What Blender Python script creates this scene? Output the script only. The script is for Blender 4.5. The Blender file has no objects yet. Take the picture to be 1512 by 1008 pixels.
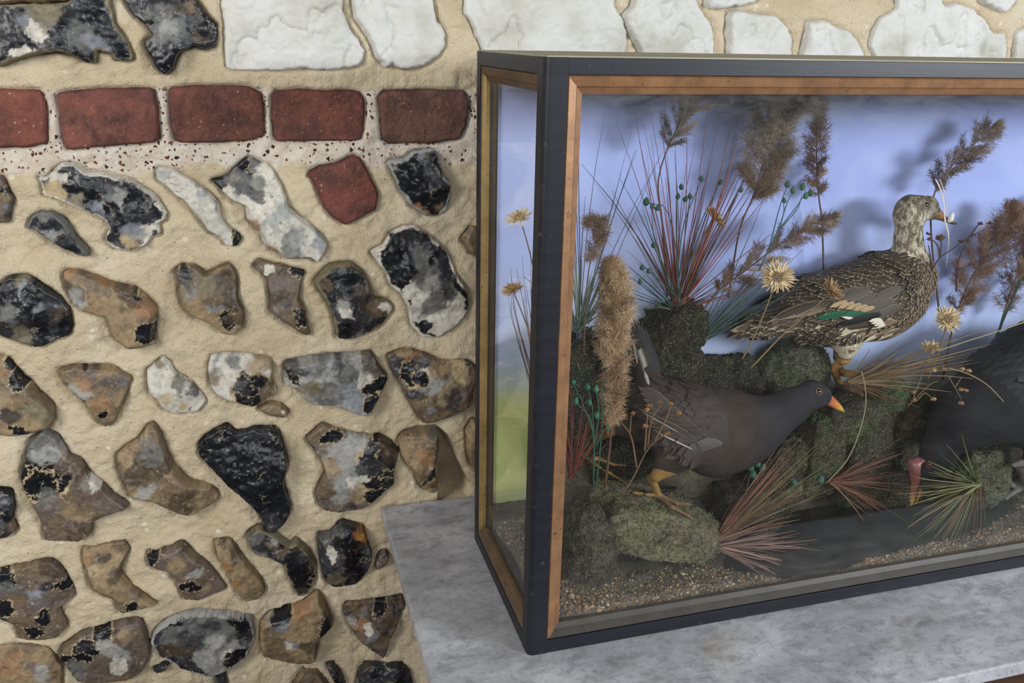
import bpy, math, random
import numpy as np
from mathutils import Vector, Matrix
from mathutils.bvhtree import BVHTree

SC = bpy.context.scene
COL = SC.collection

# ------------------------------------------------------------------ camera, world, lights, exposure
CAM = np.array([-0.2928, -0.8882, 0.7683])
YAW, PITCH, ROLL, FPX = -0.2878, 0.3388, 0.0200, 1277.6


def cam_axes():
    cy, sy, cp, sp = math.cos(YAW), math.sin(YAW), math.cos(PITCH), math.sin(PITCH)
    f = np.array([-sy * cp, cy * cp, -sp])
    r = np.array([cy, sy, 0.0])
    u = np.cross(r, f)
    cr, sr = math.cos(ROLL), math.sin(ROLL)
    return cr * r + sr * u, -sr * r + cr * u, f


AX_R, AX_U, AX_F = cam_axes()
cd = bpy.data.cameras.new('camera')
cam = bpy.data.objects.new('camera', cd)
COL.objects.link(cam)
cd.sensor_fit = 'HORIZONTAL'
cd.sensor_width = 36.0
cd.lens = FPX / 1512 * 36.0
cd.clip_start = 0.01
m = Matrix.Identity(4)
for i in range(3):
    m[i][0], m[i][1], m[i][2], m[i][3] = AX_R[i], AX_U[i], -AX_F[i], CAM[i]
cam.matrix_world = m
SC.camera = cam

world = bpy.data.worlds.new('room_light')
SC.world = world
world.use_nodes = True
bg = world.node_tree.nodes['Background']
bg.inputs[0].default_value = (0.93, 0.97, 1.0, 1)
bg.inputs[1].default_value = 0.13


def area(name, loc, aim, size, power, color):
    ld = bpy.data.lights.new(name, 'AREA')
    ld.shape = 'RECTANGLE'
    ld.size, ld.size_y = size
    ld.energy = power
    ld.color = color
    o = bpy.data.objects.new(name, ld)
    COL.objects.link(o)
    o.location = loc
    d = Vector(aim) - Vector(loc)
    o.rotation_euler = d.to_track_quat('-Z', 'Y').to_euler()
    return o


area('window_light_left', (-2.3, -1.35, 1.45), (-0.2, 0.45, 0.35), (0.9, 1.2), 52, (1.0, 0.98, 0.95))
area('window_light_right', (2.1, -1.85, 1.06), (0.5, 0.15, 0.35), (0.9, 0.42), 68, (0.90, 0.95, 1.0))
area('fill_light_front', (-0.4, -3.1, 1.45), (0.2, 0.3, 0.3), (1.8, 0.8), 42, (0.96, 0.98, 1.0))  # added broad fill from behind the camera, no window known there
SC.view_settings.view_transform = 'Standard'
SC.view_settings.look = 'None'
SC.view_settings.exposure = 0.04
SC.view_settings.gamma = 1.0
SC.view_settings.use_curve_mapping = False


def ray(px, py):
    return AX_R * ((px - 756) / FPX) - AX_U * ((py - 504) / FPX) + AX_F


def at(px, py, y):
    """the point of the plane y = const that a photo pixel shows"""
    d = ray(px, py)
    return CAM + d * ((y - CAM[1]) / d[1])


def atz(px, py, z):
    d = ray(px, py)
    return CAM + d * ((z - CAM[2]) / d[2])


def proj(P):
    q = np.asarray(P, float) - CAM
    z = q @ AX_F
    return np.stack([756 + FPX * (q @ AX_R) / z, 504 - FPX * (q @ AX_U) / z], -1)


def mpp(p):
    """metres per photo pixel at point p"""
    return float((np.asarray(p) - CAM) @ AX_F) / FPX


# ------------------------------------------------------------------ helpers
def lin(c):
    c = np.asarray(c, float) / 255.0
    return np.where(c <= 0.04045, c / 12.92, ((c + 0.055) / 1.055) ** 2.4)


def hash3(ix, iy, iz, seed):
    h = (ix * 374761393 + iy * 668265263 + iz * 1274126177 + seed * 974634777) & 0xFFFFFFFF
    h = ((h ^ (h >> 13)) * 1103515245) & 0xFFFFFFFF
    h = ((h ^ (h >> 16)) * 2246822519) & 0xFFFFFFFF
    return ((h ^ (h >> 13)) & 0xFFFFFF) / float(0xFFFFFF)


def vnoise(P, freq, seed=0):
    p = np.asarray(P, float) * freq
    i = np.floor(p).astype(np.int64)
    f = p - i
    f = f * f * (3 - 2 * f)
    out = 0
    for dx in (0, 1):
        wx = f[..., 0] if dx else 1 - f[..., 0]
        for dy in (0, 1):
            wy = f[..., 1] if dy else 1 - f[..., 1]
            for dz in (0, 1):
                wz = f[..., 2] if dz else 1 - f[..., 2]
                out = out + wx * wy * wz * hash3(i[..., 0] + dx, i[..., 1] + dy, i[..., 2] + dz, seed)
    return out * 2 - 1


def fbm(P, freq, seed=0, octv=4, gain=0.5):
    a, s, out = 1.0, 0.0, 0
    for k in range(octv):
        out = out + a * vnoise(P, freq * 2 ** k, seed + 17 * k)
        s += a
        a *= gain
    return out / s


def link(o, parent=None):
    COL.objects.link(o)
    if parent is not None:
        o.parent = parent
        if parent.type == 'EMPTY':
            o.matrix_parent_inverse = Matrix.Translation(parent.location).inverted()
    return o


def mk(name, V, faces, mat, parent=None, col=None, smooth=True, uv=None, mats=None, mi=None):
    """mesh object from numpy arrays; faces: list of (n,3) and (n,4) index arrays; col: (n,3) linear colour per vertex"""
    V = np.asarray(V, float)
    me = bpy.data.meshes.new(name)
    faces = [np.asarray(f, np.int64) for f in faces if len(f)]
    me.vertices.add(len(V))
    me.vertices.foreach_set('co', V.ravel())
    loops = np.concatenate([f.ravel() for f in faces])
    sizes = np.concatenate([np.full(len(f), f.shape[1]) for f in faces])
    me.loops.add(len(loops))
    me.loops.foreach_set('vertex_index', loops)
    me.polygons.add(len(sizes))
    starts = np.concatenate([[0], np.cumsum(sizes)[:-1]])
    me.polygons.foreach_set('loop_start', starts)
    me.update(calc_edges=True)
    me.polygons.foreach_set('use_smooth', np.full(len(sizes), bool(smooth)))
    if col is not None:
        a = me.color_attributes.new('Col', 'FLOAT_COLOR', 'POINT')
        c = np.ones((len(V), 4))
        c[:, :3] = col
        a.data.foreach_set('color', c.ravel())
    if uv is not None:
        u = me.uv_layers.new(name='UVMap')
        u.data.foreach_set('uv', np.asarray(uv)[loops].ravel())
    for mm in (mats or [mat]):
        me.materials.append(mm)
    if mi is not None:
        me.polygons.foreach_set('material_index', np.concatenate(mi))
    me.validate()
    o = bpy.data.objects.new(name, me)
    link(o, parent)
    return o


def tag(o, label=None, cat=None, group=None, kind=None):
    if label:
        o['label'] = label
    if cat:
        o['category'] = cat
    if group:
        o['group'] = group
    if kind:
        o['kind'] = kind
    return o


def thing(name, label, cat, loc, group=None):
    o = bpy.data.objects.new(name, None)
    o.empty_display_size = 0.02
    COL.objects.link(o)
    o.location = Vector([float(v) for v in loc])
    return tag(o, label, cat, group)


class G:
    """collects shapes into one mesh"""

    def __init__(self):
        self.V, self.F3, self.F4, self.C, self.n = [], [], [], [], 0

    def add(self, V, F3=None, F4=None, col=(1, 1, 1)):
        V = np.asarray(V, float)
        if F3 is not None and len(F3):
            self.F3.append(np.asarray(F3) + self.n)
        if F4 is not None and len(F4):
            self.F4.append(np.asarray(F4) + self.n)
        self.V.append(V)
        c = np.asarray(col, float)
        self.C.append(np.broadcast_to(c, (len(V), 3)) if c.ndim == 1 else c)
        self.n += len(V)

    def tube(self, pts, rad, sides=6, col=(1, 1, 1), cap=True, flat=1.0, up=None):
        """tapered tube through points; rad scalar or list; flat squashes it along its second axis"""
        P = np.asarray(pts, float)
        n = len(P)
        r = np.broadcast_to(np.asarray(rad, float), (n,))
        T = np.gradient(P, axis=0)
        T /= np.linalg.norm(T, axis=1)[:, None] + 1e-12
        u = np.asarray(up, float) if up is not None else (np.array([0, 0, 1.0]) if abs(T[0][2]) < 0.9 else np.array([1.0, 0, 0]))
        ang = np.arange(sides) * 2 * np.pi / sides
        rings = []
        for i in range(n):
            a = np.cross(u, T[i])
            a /= np.linalg.norm(a) + 1e-12
            b = np.cross(T[i], a)
            if up is None:
                u = b
            rings.append(P[i] + r[i] * (np.cos(ang)[:, None] * a + flat * np.sin(ang)[:, None] * b))
        V = np.concatenate(rings)
        k = np.arange(sides)
        F = [np.stack([i * sides + k, i * sides + (k + 1) % sides, (i + 1) * sides + (k + 1) % sides, (i + 1) * sides + k], 1) for i in range(n - 1)]
        F3 = []
        if cap:
            V = np.concatenate([V, P[:1], P[-1:]])
            c0, c1 = n * sides, n * sides + 1
            F3 = np.concatenate([np.stack([np.full(sides, c0), (k + 1) % sides, k], 1), np.stack([np.full(sides, c1), (n - 1) * sides + k, (n - 1) * sides + (k + 1) % sides], 1)])
        self.add(V, F3, np.concatenate(F), col)

    def spikes(self, A, B, Cc, r, col):
        """many tapered hairs A -> B -> Cc (arrays n x 3), radius r, colour (n,3)"""
        A, B, Cc = (np.asarray(x, float) for x in (A, B, Cc))
        n = len(A)
        if n == 0:
            return
        r = np.broadcast_to(np.asarray(r, float), (n,))[:, None]
        T = B - A
        T /= np.linalg.norm(T, axis=1)[:, None] + 1e-12
        ref = np.where(np.abs(T[:, 2:3]) < 0.8, np.array([[0, 0, 1.0]]), np.array([[1.0, 0, 0]]))
        a = np.cross(ref, T)
        a /= np.linalg.norm(a, axis=1)[:, None] + 1e-12
        b = np.cross(T, a)
        V = np.empty((n, 7, 3))
        for k in range(3):
            t = 2 * np.pi * k / 3
            off = math.cos(t) * a + math.sin(t) * b
            V[:, k] = A + off * r
            V[:, 3 + k] = B + off * r * 0.8
        V[:, 6] = Cc
        base = np.arange(n)[:, None] * 7
        q = np.concatenate([base + np.array([[k, (k + 1) % 3, 3 + (k + 1) % 3, 3 + k]]) for k in range(3)])
        t3 = np.concatenate([base + np.array([[3 + k, 3 + (k + 1) % 3, 6]]) for k in range(3)])
        self.add(V.reshape(-1, 3), t3, q, np.repeat(np.asarray(col, float), 7, axis=0))

    def box(self, lo, hi, col=(1, 1, 1)):
        (x0, y0, z0), (x1, y1, z1) = lo, hi
        V = [(x0, y0, z0), (x1, y0, z0), (x1, y1, z0), (x0, y1, z0), (x0, y0, z1), (x1, y0, z1), (x1, y1, z1), (x0, y1, z1)]
        self.add(V, None, [(0, 3, 2, 1), (4, 5, 6, 7), (0, 1, 5, 4), (1, 2, 6, 5), (2, 3, 7, 6), (3, 0, 4, 7)], col)

    def prism(self, prof, axis, a, b, col=(1, 1, 1)):
        """a profile (list of 2-d points) swept along an axis from a to b (a, b may be lists giving each profile point its own end: mitres)"""
        k = len(prof)
        ends = []
        for e in (a, b):
            e = np.broadcast_to(np.asarray(e, float), (k,))
            P = np.zeros((k, 3))
            oth = [i for i in range(3) if i != axis]
            P[:, axis] = e
            P[:, oth[0]] = [p[0] for p in prof]
            P[:, oth[1]] = [p[1] for p in prof]
            ends.append(P)
        i = np.arange(k)
        F4 = np.stack([i, (i + 1) % k, k + (i + 1) % k, k + i], 1)
        c0, c1 = ends[0].mean(0), ends[1].mean(0)
        V = np.concatenate([ends[0], ends[1], [c0, c1]])
        F3 = np.concatenate([np.stack([np.full(k, 2 * k), (i + 1) % k, i], 1), np.stack([np.full(k, 2 * k + 1), k + i, k + (i + 1) % k], 1)])
        self.add(V, F3, F4, col)

    def ball(self, c, r, seg=12, rings=8, col=(1, 1, 1)):
        c = np.asarray(c, float)
        r = np.broadcast_to(np.asarray(r, float), (3,))
        th = np.linspace(0, np.pi, rings + 1)
        ph = np.arange(seg) * 2 * np.pi / seg
        V = np.stack([np.sin(th)[:, None] * np.cos(ph), np.sin(th)[:, None] * np.sin(ph), np.cos(th)[:, None] * np.ones(seg)], -1).reshape(-1, 3)
        i, j = np.meshgrid(np.arange(rings), np.arange(seg), indexing='ij')
        F = np.stack([i * seg + j, (i + 1) * seg + j, (i + 1) * seg + (j + 1) % seg, i * seg + (j + 1) % seg], -1).reshape(-1, 4)
        self.add(c + V * r, None, F, col)

    def build(self, name, mat, parent=None, smooth=True, bevel=0.0):
        F = []
        if self.F3:
            F.append(np.concatenate(self.F3))
        if self.F4:
            F.append(np.concatenate(self.F4))
        o = mk(name, np.concatenate(self.V), F, mat, parent, np.concatenate(self.C), smooth)
        if bevel:
            b = o.modifiers.new('bevel', 'BEVEL')
            b.width = bevel
            b.segments = 2
            b.limit_method = 'ANGLE'
        return o


# ------------------------------------------------------------------ materials
class NT:
    def __init__(self, name):
        self.m = bpy.data.materials.new(name)
        self.m.use_nodes = True
        self.t = self.m.node_tree
        self.b = self.t.nodes['Principled BSDF']
        self.out = self.t.nodes['Material Output']

    def n(self, kind, **kw):
        x = self.t.nodes.new('ShaderNode' + kind)
        for k, v in kw.items():
            if k in x.inputs:
                s = x.inputs[k]
                if hasattr(v, 'is_output'):
                    self.t.links.new(v, s)
                else:
                    s.default_value = v
            else:
                setattr(x, k, v)
        return x

    def l(self, a, b):
        self.t.links.new(a, b)

    def coord(self, kind='Object'):
        return self.n('TexCoord').outputs[kind]

    def noise(self, vec, scale, detail=4.0, rough=0.55, dist=0.0):
        return self.n('TexNoise', Vector=vec, Scale=scale, Detail=detail, Roughness=rough, Distortion=dist).outputs['Fac']

    def ramp(self, fac, stops):
        r = self.n('ValToRGB', Fac=fac)
        e = r.color_ramp.elements
        while len(e) < len(stops):
            e.new(0.5)
        for x, (p, c) in zip(e, stops):
            x.position = p
            x.color = (*lin(c), 1) if not np.isscalar(c) else (c, c, c, 1)
        return r.outputs['Color']

    def mix(self, fac, a, b, mode='MIX'):
        x = self.n('Mix', data_type='RGBA', blend_type=mode)
        for s, v in ((x.inputs[0], fac), (x.inputs[6], a), (x.inputs[7], b)):
            if hasattr(v, 'is_output'):
                self.l(v, s)
            elif np.isscalar(v):
                s.default_value = v if s.type == 'VALUE' else (v, v, v, 1)
            else:
                s.default_value = (*lin(v), 1)
        return x.outputs[2]

    def math(self, op, a, b=0.0, c=0.0):
        x = self.n('Math', operation=op)
        for s, v in zip(x.inputs, (a, b, c)):
            if hasattr(v, 'is_output'):
                self.l(v, s)
            else:
                s.default_value = v
        return x.outputs[0]

    def bump(self, h, strength, dist):
        b = self.n('Bump', Height=h, Strength=strength, Distance=dist)
        self.l(b.outputs[0], self.b.inputs['Normal'])

    def set(self, col=None, rough=None, spec=None, metal=None):
        for k, v in (('Base Color', col), ('Roughness', rough), ('Specular IOR Level', spec), ('Metallic', metal)):
            if v is None:
                continue
            s = self.b.inputs[k]
            if hasattr(v, 'is_output'):
                self.l(v, s)
            elif k == 'Base Color':
                s.default_value = (*lin(v), 1)
            else:
                s.default_value = v
        return self.m

    def vcol(self):
        return self.n('Attribute', attribute_name='Col').outputs['Color']


def mat_mortar():
    t = NT('mortar')
    v = t.coord()
    big = t.noise(v, 9, 5)
    c = t.ramp(big, [(0.3, (202, 184, 152)), (0.5, (222, 206, 176)), (0.7, (232, 220, 196))])
    fine = t.noise(v, 160, 4, 0.7)
    c = t.mix(t.math('MULTIPLY', fine, 0.5), c, (186, 166, 132))
    # pale lime lumps and small dark grit
    vo = t.n('TexVoronoi', Vector=v, Scale=55.0, Randomness=1.0)
    lump = t.ramp(vo.outputs['Distance'], [(0.16, 1.0), (0.26, 0.0)])
    pick = t.ramp(t.n('SeparateColor', Color=vo.outputs['Color']).outputs[0], [(0.74, 0.0), (0.80, 1.0)])
    c = t.mix(t.math('MULTIPLY', t.math('MULTIPLY', lump, pick), 0.75), c, (236, 228, 208))
    vo2 = t.n('TexVoronoi', Vector=v, Scale=150.0, Randomness=1.0)
    grit = t.ramp(vo2.outputs['Distance'], [(0.12, 1.0), (0.2, 0.0)])
    pick2 = t.ramp(t.n('SeparateColor', Color=vo2.outputs['Color']).outputs[1], [(0.93, 0.0), (0.95, 1.0)])
    c = t.mix(t.math('MULTIPLY', t.math('MULTIPLY', grit, pick2), 0.8), c, (70, 52, 38))
    # the pinkish aggregate mortar round the brick course
    mask = t.n('Attribute', attribute_name='Col').outputs['Color']
    mk_ = t.n('SeparateColor', Color=mask).outputs[0]
    wv = t.n('VectorMath', operation='MULTIPLY_ADD')
    t.l(t.n('TexNoise', Vector=v, Scale=160.0, Detail=3.0).outputs['Color'], wv.inputs[0])
    wv.inputs[1].default_value = (0.009, 0.009, 0.009)
    t.l(v, wv.inputs[2])
    vo3 = t.n('TexVoronoi', Vector=wv.outputs[0], Scale=150.0, Randomness=1.0)
    s3 = t.n('SeparateColor', Color=vo3.outputs['Color'])
    chip = t.ramp(t.math('ADD', vo3.outputs['Distance'], t.math('MULTIPLY', s3.outputs[2], 0.25)), [(0.42, 1.0), (0.48, 0.0)])
    ch = t.ramp(s3.outputs[0], [(0.50, 1.0), (0.54, 0.0)])
    chipc = t.ramp(s3.outputs[1], [(0.0, (60, 44, 38)), (0.35, (110, 62, 48)), (0.6, (140, 92, 62)), (0.8, (90, 84, 80)), (1.0, (45, 42, 44))])
    ag = t.mix(t.math('MULTIPLY', chip, ch), t.ramp(t.noise(v, 40), [(0.35, (214, 198, 180)), (0.65, (232, 222, 208))]), chipc)
    c = t.mix(mk_, c, ag)
    t.bump(t.math('ADD', t.math('MULTIPLY', t.noise(v, 260, 5, 0.7), 0.6), t.noise(v, 75, 5, 0.7)), 1.0, 0.006)
    return t.set(c, 0.95, 0.15)


def mat_flint():
    t = NT('flint')
    v = t.coord()
    c = t.vcol()
    n1 = t.noise(v, 120, 5, 0.65)
    c = t.mix(t.ramp(n1, [(0.42, 0.0), (0.75, 0.5)]), c, t.mix(1.0, c, (95, 92, 88), 'MULTIPLY'))
    n2 = t.noise(v, 75, 8, 0.75, 1.2)
    c = t.mix(t.ramp(n2, [(0.585, 0.0), (0.62, 0.5)]), c, (176, 166, 146))
    n3 = t.noise(v, 48, 8, 0.72, 0.8)
    c = t.mix(t.ramp(n3, [(0.60, 0.0), (0.64, 0.6)]), c, (44, 42, 42))
    lum = t.n('RGBToBW', Color=c).outputs[0]
    r = t.n('MapRange', Value=lum)
    r.inputs[1].default_value, r.inputs[2].default_value, r.inputs[3].default_value, r.inputs[4].default_value = 0.02, 0.28, 0.30, 0.85
    t.bump(t.math('ADD', t.noise(v, 70, 5, 0.65), t.math('MULTIPLY', t.noise(v, 380, 4), 0.15)), 0.30, 0.003)
    return t.set(c, r.outputs[0], 0.4)


def mat_brick():
    t = NT('old_brick')
    v = t.coord()
    c = t.mix(t.ramp(t.noise(v, 28, 6, 0.65), [(0.42, 0.0), (0.62, 0.9)]), t.vcol(), (78, 56, 52))
    c = t.mix(t.ramp(t.noise(v, 55, 6, 0.7), [(0.56, 0.0), (0.75, 0.7)]), c, (150, 98, 78))
    c = t.mix(t.ramp(t.noise(v, 230, 3), [(0.66, 0.0), (0.74, 0.6)]), c, (196, 176, 160))
    t.bump(t.math('ADD', t.noise(v, 45, 5), t.noise(v, 220, 4)), 0.7, 0.004)
    return t.set(c, 0.92, 0.2)


def mat_chalk():
    t = NT('chalk')
    v = t.coord()
    c = t.ramp(t.noise(v, 14, 5), [(0.3, (178, 176, 164)), (0.5, (198, 197, 190)), (0.75, (208, 207, 204))])
    c = t.mix(t.ramp(t.noise(v, 24, 5, 0.6, 1.0), [(0.62, 0.0), (0.8, 0.5)]), c, (206, 194, 160))
    t.bump(t.math('ADD', t.noise(v, 18, 4, 0.5, 1.2), t.math('MULTIPLY', t.noise(v, 130, 4), 0.15)), 0.55, 0.012)
    return t.set(c, 0.9, 0.2)


def mat_marble():
    t = NT('grey_marble')
    v = t.coord()
    m_ = t.n('Mapping', Vector=v)
    m_.inputs['Scale'].default_value = (1.0, 1.8, 1.0)
    m_.inputs['Rotation'].default_value = (0, 0, 0.35)
    v2 = m_.outputs[0]
    c = t.ramp(t.noise(v2, 5, 9, 0.68, 0.5), [(0.3, (128, 129, 133)), (0.5, (158, 159, 163)), (0.68, (190, 191, 196))])
    c = t.mix(t.ramp(t.noise(v2, 22, 10, 0.8, 0.4), [(0.48, 0.0), (0.65, 0.65)]), c, (94, 93, 96))
    c = t.mix(t.ramp(t.noise(v, 90, 8, 0.8), [(0.54, 0.0), (0.66, 0.6)]), c, (92, 89, 88))
    c = t.mix(t.ramp(t.noise(v, 50, 6, 0.7), [(0.60, 0.0), (0.75, 0.5)]), c, (196, 196, 198))
    st = t.noise(v, 5.5, 2, 0.4)
    c = t.mix(t.ramp(st, [(0.66, 0.0), (0.74, 0.3)]), c, (140, 128, 108))
    return t.set(c, t.ramp(t.noise(v, 30, 4), [(0.3, 0.42), (0.7, 0.62)]), 0.4)


def mat_wood(name, c0, c1, rough, scale=(4, 60, 60), spec=0.4, speck=None):
    t = NT(name)
    m_ = t.n('Mapping', Vector=t.coord())
    m_.inputs['Scale'].default_value = scale
    c = t.ramp(t.noise(m_.outputs[0], 1.0, 6, 0.6), [(0.3, c0), (0.7, c1)])
    v = t.coord()
    if speck:
        c = t.mix(t.ramp(t.noise(v, 90, 5, 0.7), [(0.62, 0.0), (0.72, 0.8)]), c, speck)
    t.bump(t.noise(m_.outputs[0], 1.5, 4), 0.15, 0.001)
    return t.set(c, rough, spec)


def mat_gilt(name, c0, c1, worn, metal=0.35):
    t = NT(name)
    v = t.coord()
    c = t.ramp(t.noise(v, 35, 6, 0.65), [(0.3, c0), (0.65, c1)])
    c = t.mix(t.ramp(t.noise(v, 140, 5, 0.7), [(0.60, 0.0), (0.68, 0.85)]), c, worn)
    t.bump(t.noise(v, 200, 3), 0.15, 0.0008)
    return t.set(c, 0.45, 0.5, metal)


def mat_glass():
    t = NT('old_window_glass')
    tr = t.n('BsdfTransparent', Color=(0.985, 0.99, 0.985, 1))
    gl = t.n('BsdfGlossy', Roughness=0.015, Color=(1, 1, 1, 1))
    bk = t.n('NewGeometry').outputs['Backfacing']
    fr = t.n('Fresnel', IOR=t.math('ADD', t.math('MULTIPLY', bk, 1 / 1.3 - 1.3), 1.3))
    s = t.n('MixShader', Fac=t.math('MULTIPLY', fr.outputs[0], 0.6))
    t.l(tr.outputs[0], s.inputs[1])
    t.l(gl.outputs[0], s.inputs[2])
    # a thin film of dust, thicker near the top and bottom edges
    g = t.coord('Generated')
    z = t.n('SeparateXYZ', Vector=g).outputs[2]
    edge = t.ramp(z, [(0.0, 1.0), (0.06, 0.35), (0.14, 0.12), (0.86, 0.06), (0.93, 0.35), (1.0, 1.0)])
    v = t.coord()
    m_ = t.n('Mapping', Vector=v)
    m_.inputs['Scale'].default_value = (1, 1, 3)
    dust = t.math('MULTIPLY', edge, t.ramp(t.noise(m_.outputs[0], 22, 7, 0.7, 1.0), [(0.35, 0.15), (0.75, 1.0)]))
    df = t.n('BsdfDiffuse', Color=(*lin((215, 212, 205)), 1))
    s2 = t.n('MixShader', Fac=t.math('MULTIPLY', dust, 0.10))
    t.l(s.outputs[0], s2.inputs[1])
    t.l(df.outputs[0], s2.inputs[2])
    t.l(s2.outputs[0], t.out.inputs[0])
    return t.m


def mat_sky_paint():
    t = NT('painted_sky')
    v = t.coord()
    z = t.n('SeparateXYZ', Vector=v).outputs[2]
    zz = t.math('ADD', z, t.math('MULTIPLY', t.math('SUBTRACT', t.noise(v, 7, 4), 0.5), 0.07))
    xr = t.n('MapRange', Value=t.n('SeparateXYZ', Vector=v).outputs[0])
    xr.inputs[1].default_value, xr.inputs[2].default_value, xr.inputs[3].default_value, xr.inputs[4].default_value = 0.25, 0.6, 0.0, 0.075
    zz = t.math('ADD', zz, xr.outputs[0])
    c = t.ramp(zz, [(0.0, (168, 178, 122)), (0.235, (182, 192, 122)), (0.275, (176, 188, 180)), (0.33, (172, 184, 218)), (0.5, (166, 178, 228)), (0.83, (152, 164, 220))])
    c2 = t.mix(t.ramp(zz, [(0.27, 0.0), (0.34, 1.0)]), c, (200, 208, 236))
    lf = t.n('MapRange', Value=t.n('SeparateXYZ', Vector=v).outputs[0])
    lf.inputs[1].default_value, lf.inputs[2].default_value, lf.inputs[3].default_value, lf.inputs[4].default_value = 0.1, 0.25, 0.10, 0.0
    c = t.mix(t.ramp(t.math('ADD', t.noise(v, 5, 5, 0.55, 0.6), lf.outputs[0]), [(0.46, 0.0), (0.72, 0.55)]), c, c2)
    return t.set(c, 0.85, 0.15)


def mat_vcol(name, rough=0.8, spec=0.25, nscale=0, namt=0.4, ncol=(30, 28, 24), bscale=0, bstr=0.5, bdist=0.003, nlo=0.45, nhi=0.7):
    t = NT(name)
    v = t.coord()
    c = t.vcol()
    if nscale:
        c = t.mix(t.ramp(t.noise(v, nscale, 6, 0.7), [(nlo, 0.0), (nhi, namt)]), c, ncol)
    if bscale:
        t.bump(t.noise(v, bscale, 5, 0.65), bstr, bdist)
    return t.set(c, rough, spec)


def mat_rock():
    t = NT('mossy_rock')
    v = t.coord()
    c = t.vcol()
    c = t.mix(t.ramp(t.noise(v, 130, 8, 0.8), [(0.46, 0.0), (0.60, 0.8)]), c, (30, 28, 24))
    c = t.mix(t.ramp(t.noise(v, 38, 6, 0.7), [(0.50, 0.0), (0.62, 0.6)]), c, (44, 40, 34))
    c = t.mix(t.ramp(t.noise(v, 420, 4, 0.75), [(0.575, 0.0), (0.63, 0.9)]), c, (168, 164, 142))
    t.bump(t.math('ADD', t.noise(v, 70, 5, 0.7), t.math('MULTIPLY', t.noise(v, 420, 4), 0.7)), 1.0, 0.012)
    return t.set(c, 0.95, 0.1)


def mat_feather(name='feather'):
    """UV along each feather: a dark centre, a paler fringe (vertex colour gives the centre, the fringe is a lighter mix)"""
    t = NT(name)
    uv = t.n('UVMap').outputs[0]
    s = t.n('SeparateXYZ', Vector=uv)
    u = t.math('ABSOLUTE', t.math('SUBTRACT', s.outputs[0], 0.5))
    a = t.math('MULTIPLY', u, 2.0)
    tip = t.math('POWER', s.outputs[1], 5.0)
    e = t.math('MAXIMUM', t.math('POWER', a, 3.0), tip)
    shaft = t.ramp(u, [(0.0, 0.5), (0.025, 0.0)])
    barb = t.n('TexWave', Vector=t.n('Mapping', Vector=uv).outputs[0], Scale=14.0, Distortion=2.0, Detail=2.0).outputs['Fac']
    c = t.vcol()
    f = t.n('Attribute', attribute_name='Fringe').outputs['Color']
    cc = t.mix(t.ramp(e, [(0.35, 0.0), (0.72, 1.0)]), c, f)
    cc = t.mix(t.math('MULTIPLY', shaft, 0.5), cc, f)
    cc = t.mix(t.math('MULTIPLY', barb, 0.25), cc, t.mix(1.0, cc, (120, 116, 112), 'MULTIPLY'))
    return t.set(cc, 0.7, 0.3)


M = {
    'mortar': mat_mortar(), 'flint': mat_flint(), 'brick': mat_brick(), 'chalk': mat_chalk(), 'marble': mat_marble(),
    'black': mat_wood('ebonised_wood', (22, 23, 29), (34, 35, 43), 0.45, (3, 70, 70), 0.35, (72, 72, 76)),
    'lid': mat_wood('dusty_lid', (140, 136, 116), (172, 168, 148), 0.75, (3, 40, 40), 0.2),
    'copper': mat_gilt('worn_gilt', (118, 86, 60), (158, 116, 80), (76, 50, 40)),
    'brown_gilt': mat_gilt('dulled_gilt', (72, 56, 42), (98, 78, 56), (46, 36, 28), 0.1),
    'dusty_gilt': mat_gilt('dusty_gilt', (48, 44, 38), (62, 57, 49), (36, 32, 28), 0.0),
    'brass': mat_gilt('brass_slip', (112, 90, 52), (150, 126, 78), (70, 54, 36), 0.4),
    'glass': mat_glass(), 'sky': mat_sky_paint(), 'rock': mat_rock(),
    'plant': mat_vcol('dried_stems', 0.75, 0.25),
    'fluff': mat_vcol('reed_fluff', 0.9, 0.1),
    'down': mat_vcol('feather_down', 0.85, 0.2, 420, 0.35, (22, 20, 20), 240, 0.35, 0.002),
    'speckle': mat_vcol('speckled_down', 0.85, 0.2, 520, 0.7, (48, 40, 32), 300, 0.3, 0.002, 0.42, 0.58),
    'feather': mat_feather(),
    'horn': mat_vcol('bill_and_leg', 0.38, 0.5, 160, 0.3, (60, 40, 25)),
    'scaly': mat_vcol('scaly_leg', 0.5, 0.5, 260, 0.5, (70, 48, 28), 300, 0.6, 0.001),
    'gravel': mat_vcol('gravel', 0.85, 0.3),
    'earth': mat_vcol('earth', 0.95, 0.1, 160, 0.7, (30, 26, 22), 220, 1.0, 0.004),
    'oak': mat_wood('dark_oak', (52, 36, 28), (84, 58, 42), 0.5, (3, 40, 40)),
    'flagstone': mat_wood('flagstone', (70, 66, 60), (92, 86, 78), 0.8, (3, 3, 3), 0.2),
    'reflection_streak': mat_vcol('pale_streak', 0.5, 0.4),
}
t_ = NT('glass_eye')
M['eye'] = t_.set(t_.vcol(), 0.06, 0.8)
t_ = NT('dark_pool')
M['pool'] = t_.set((24, 24, 24), 0.3, 0.25)

DW = 0.4513           # wall face
CH, CD_, CL = 0.75, 0.30, 1.22   # case height, depth, length

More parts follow.
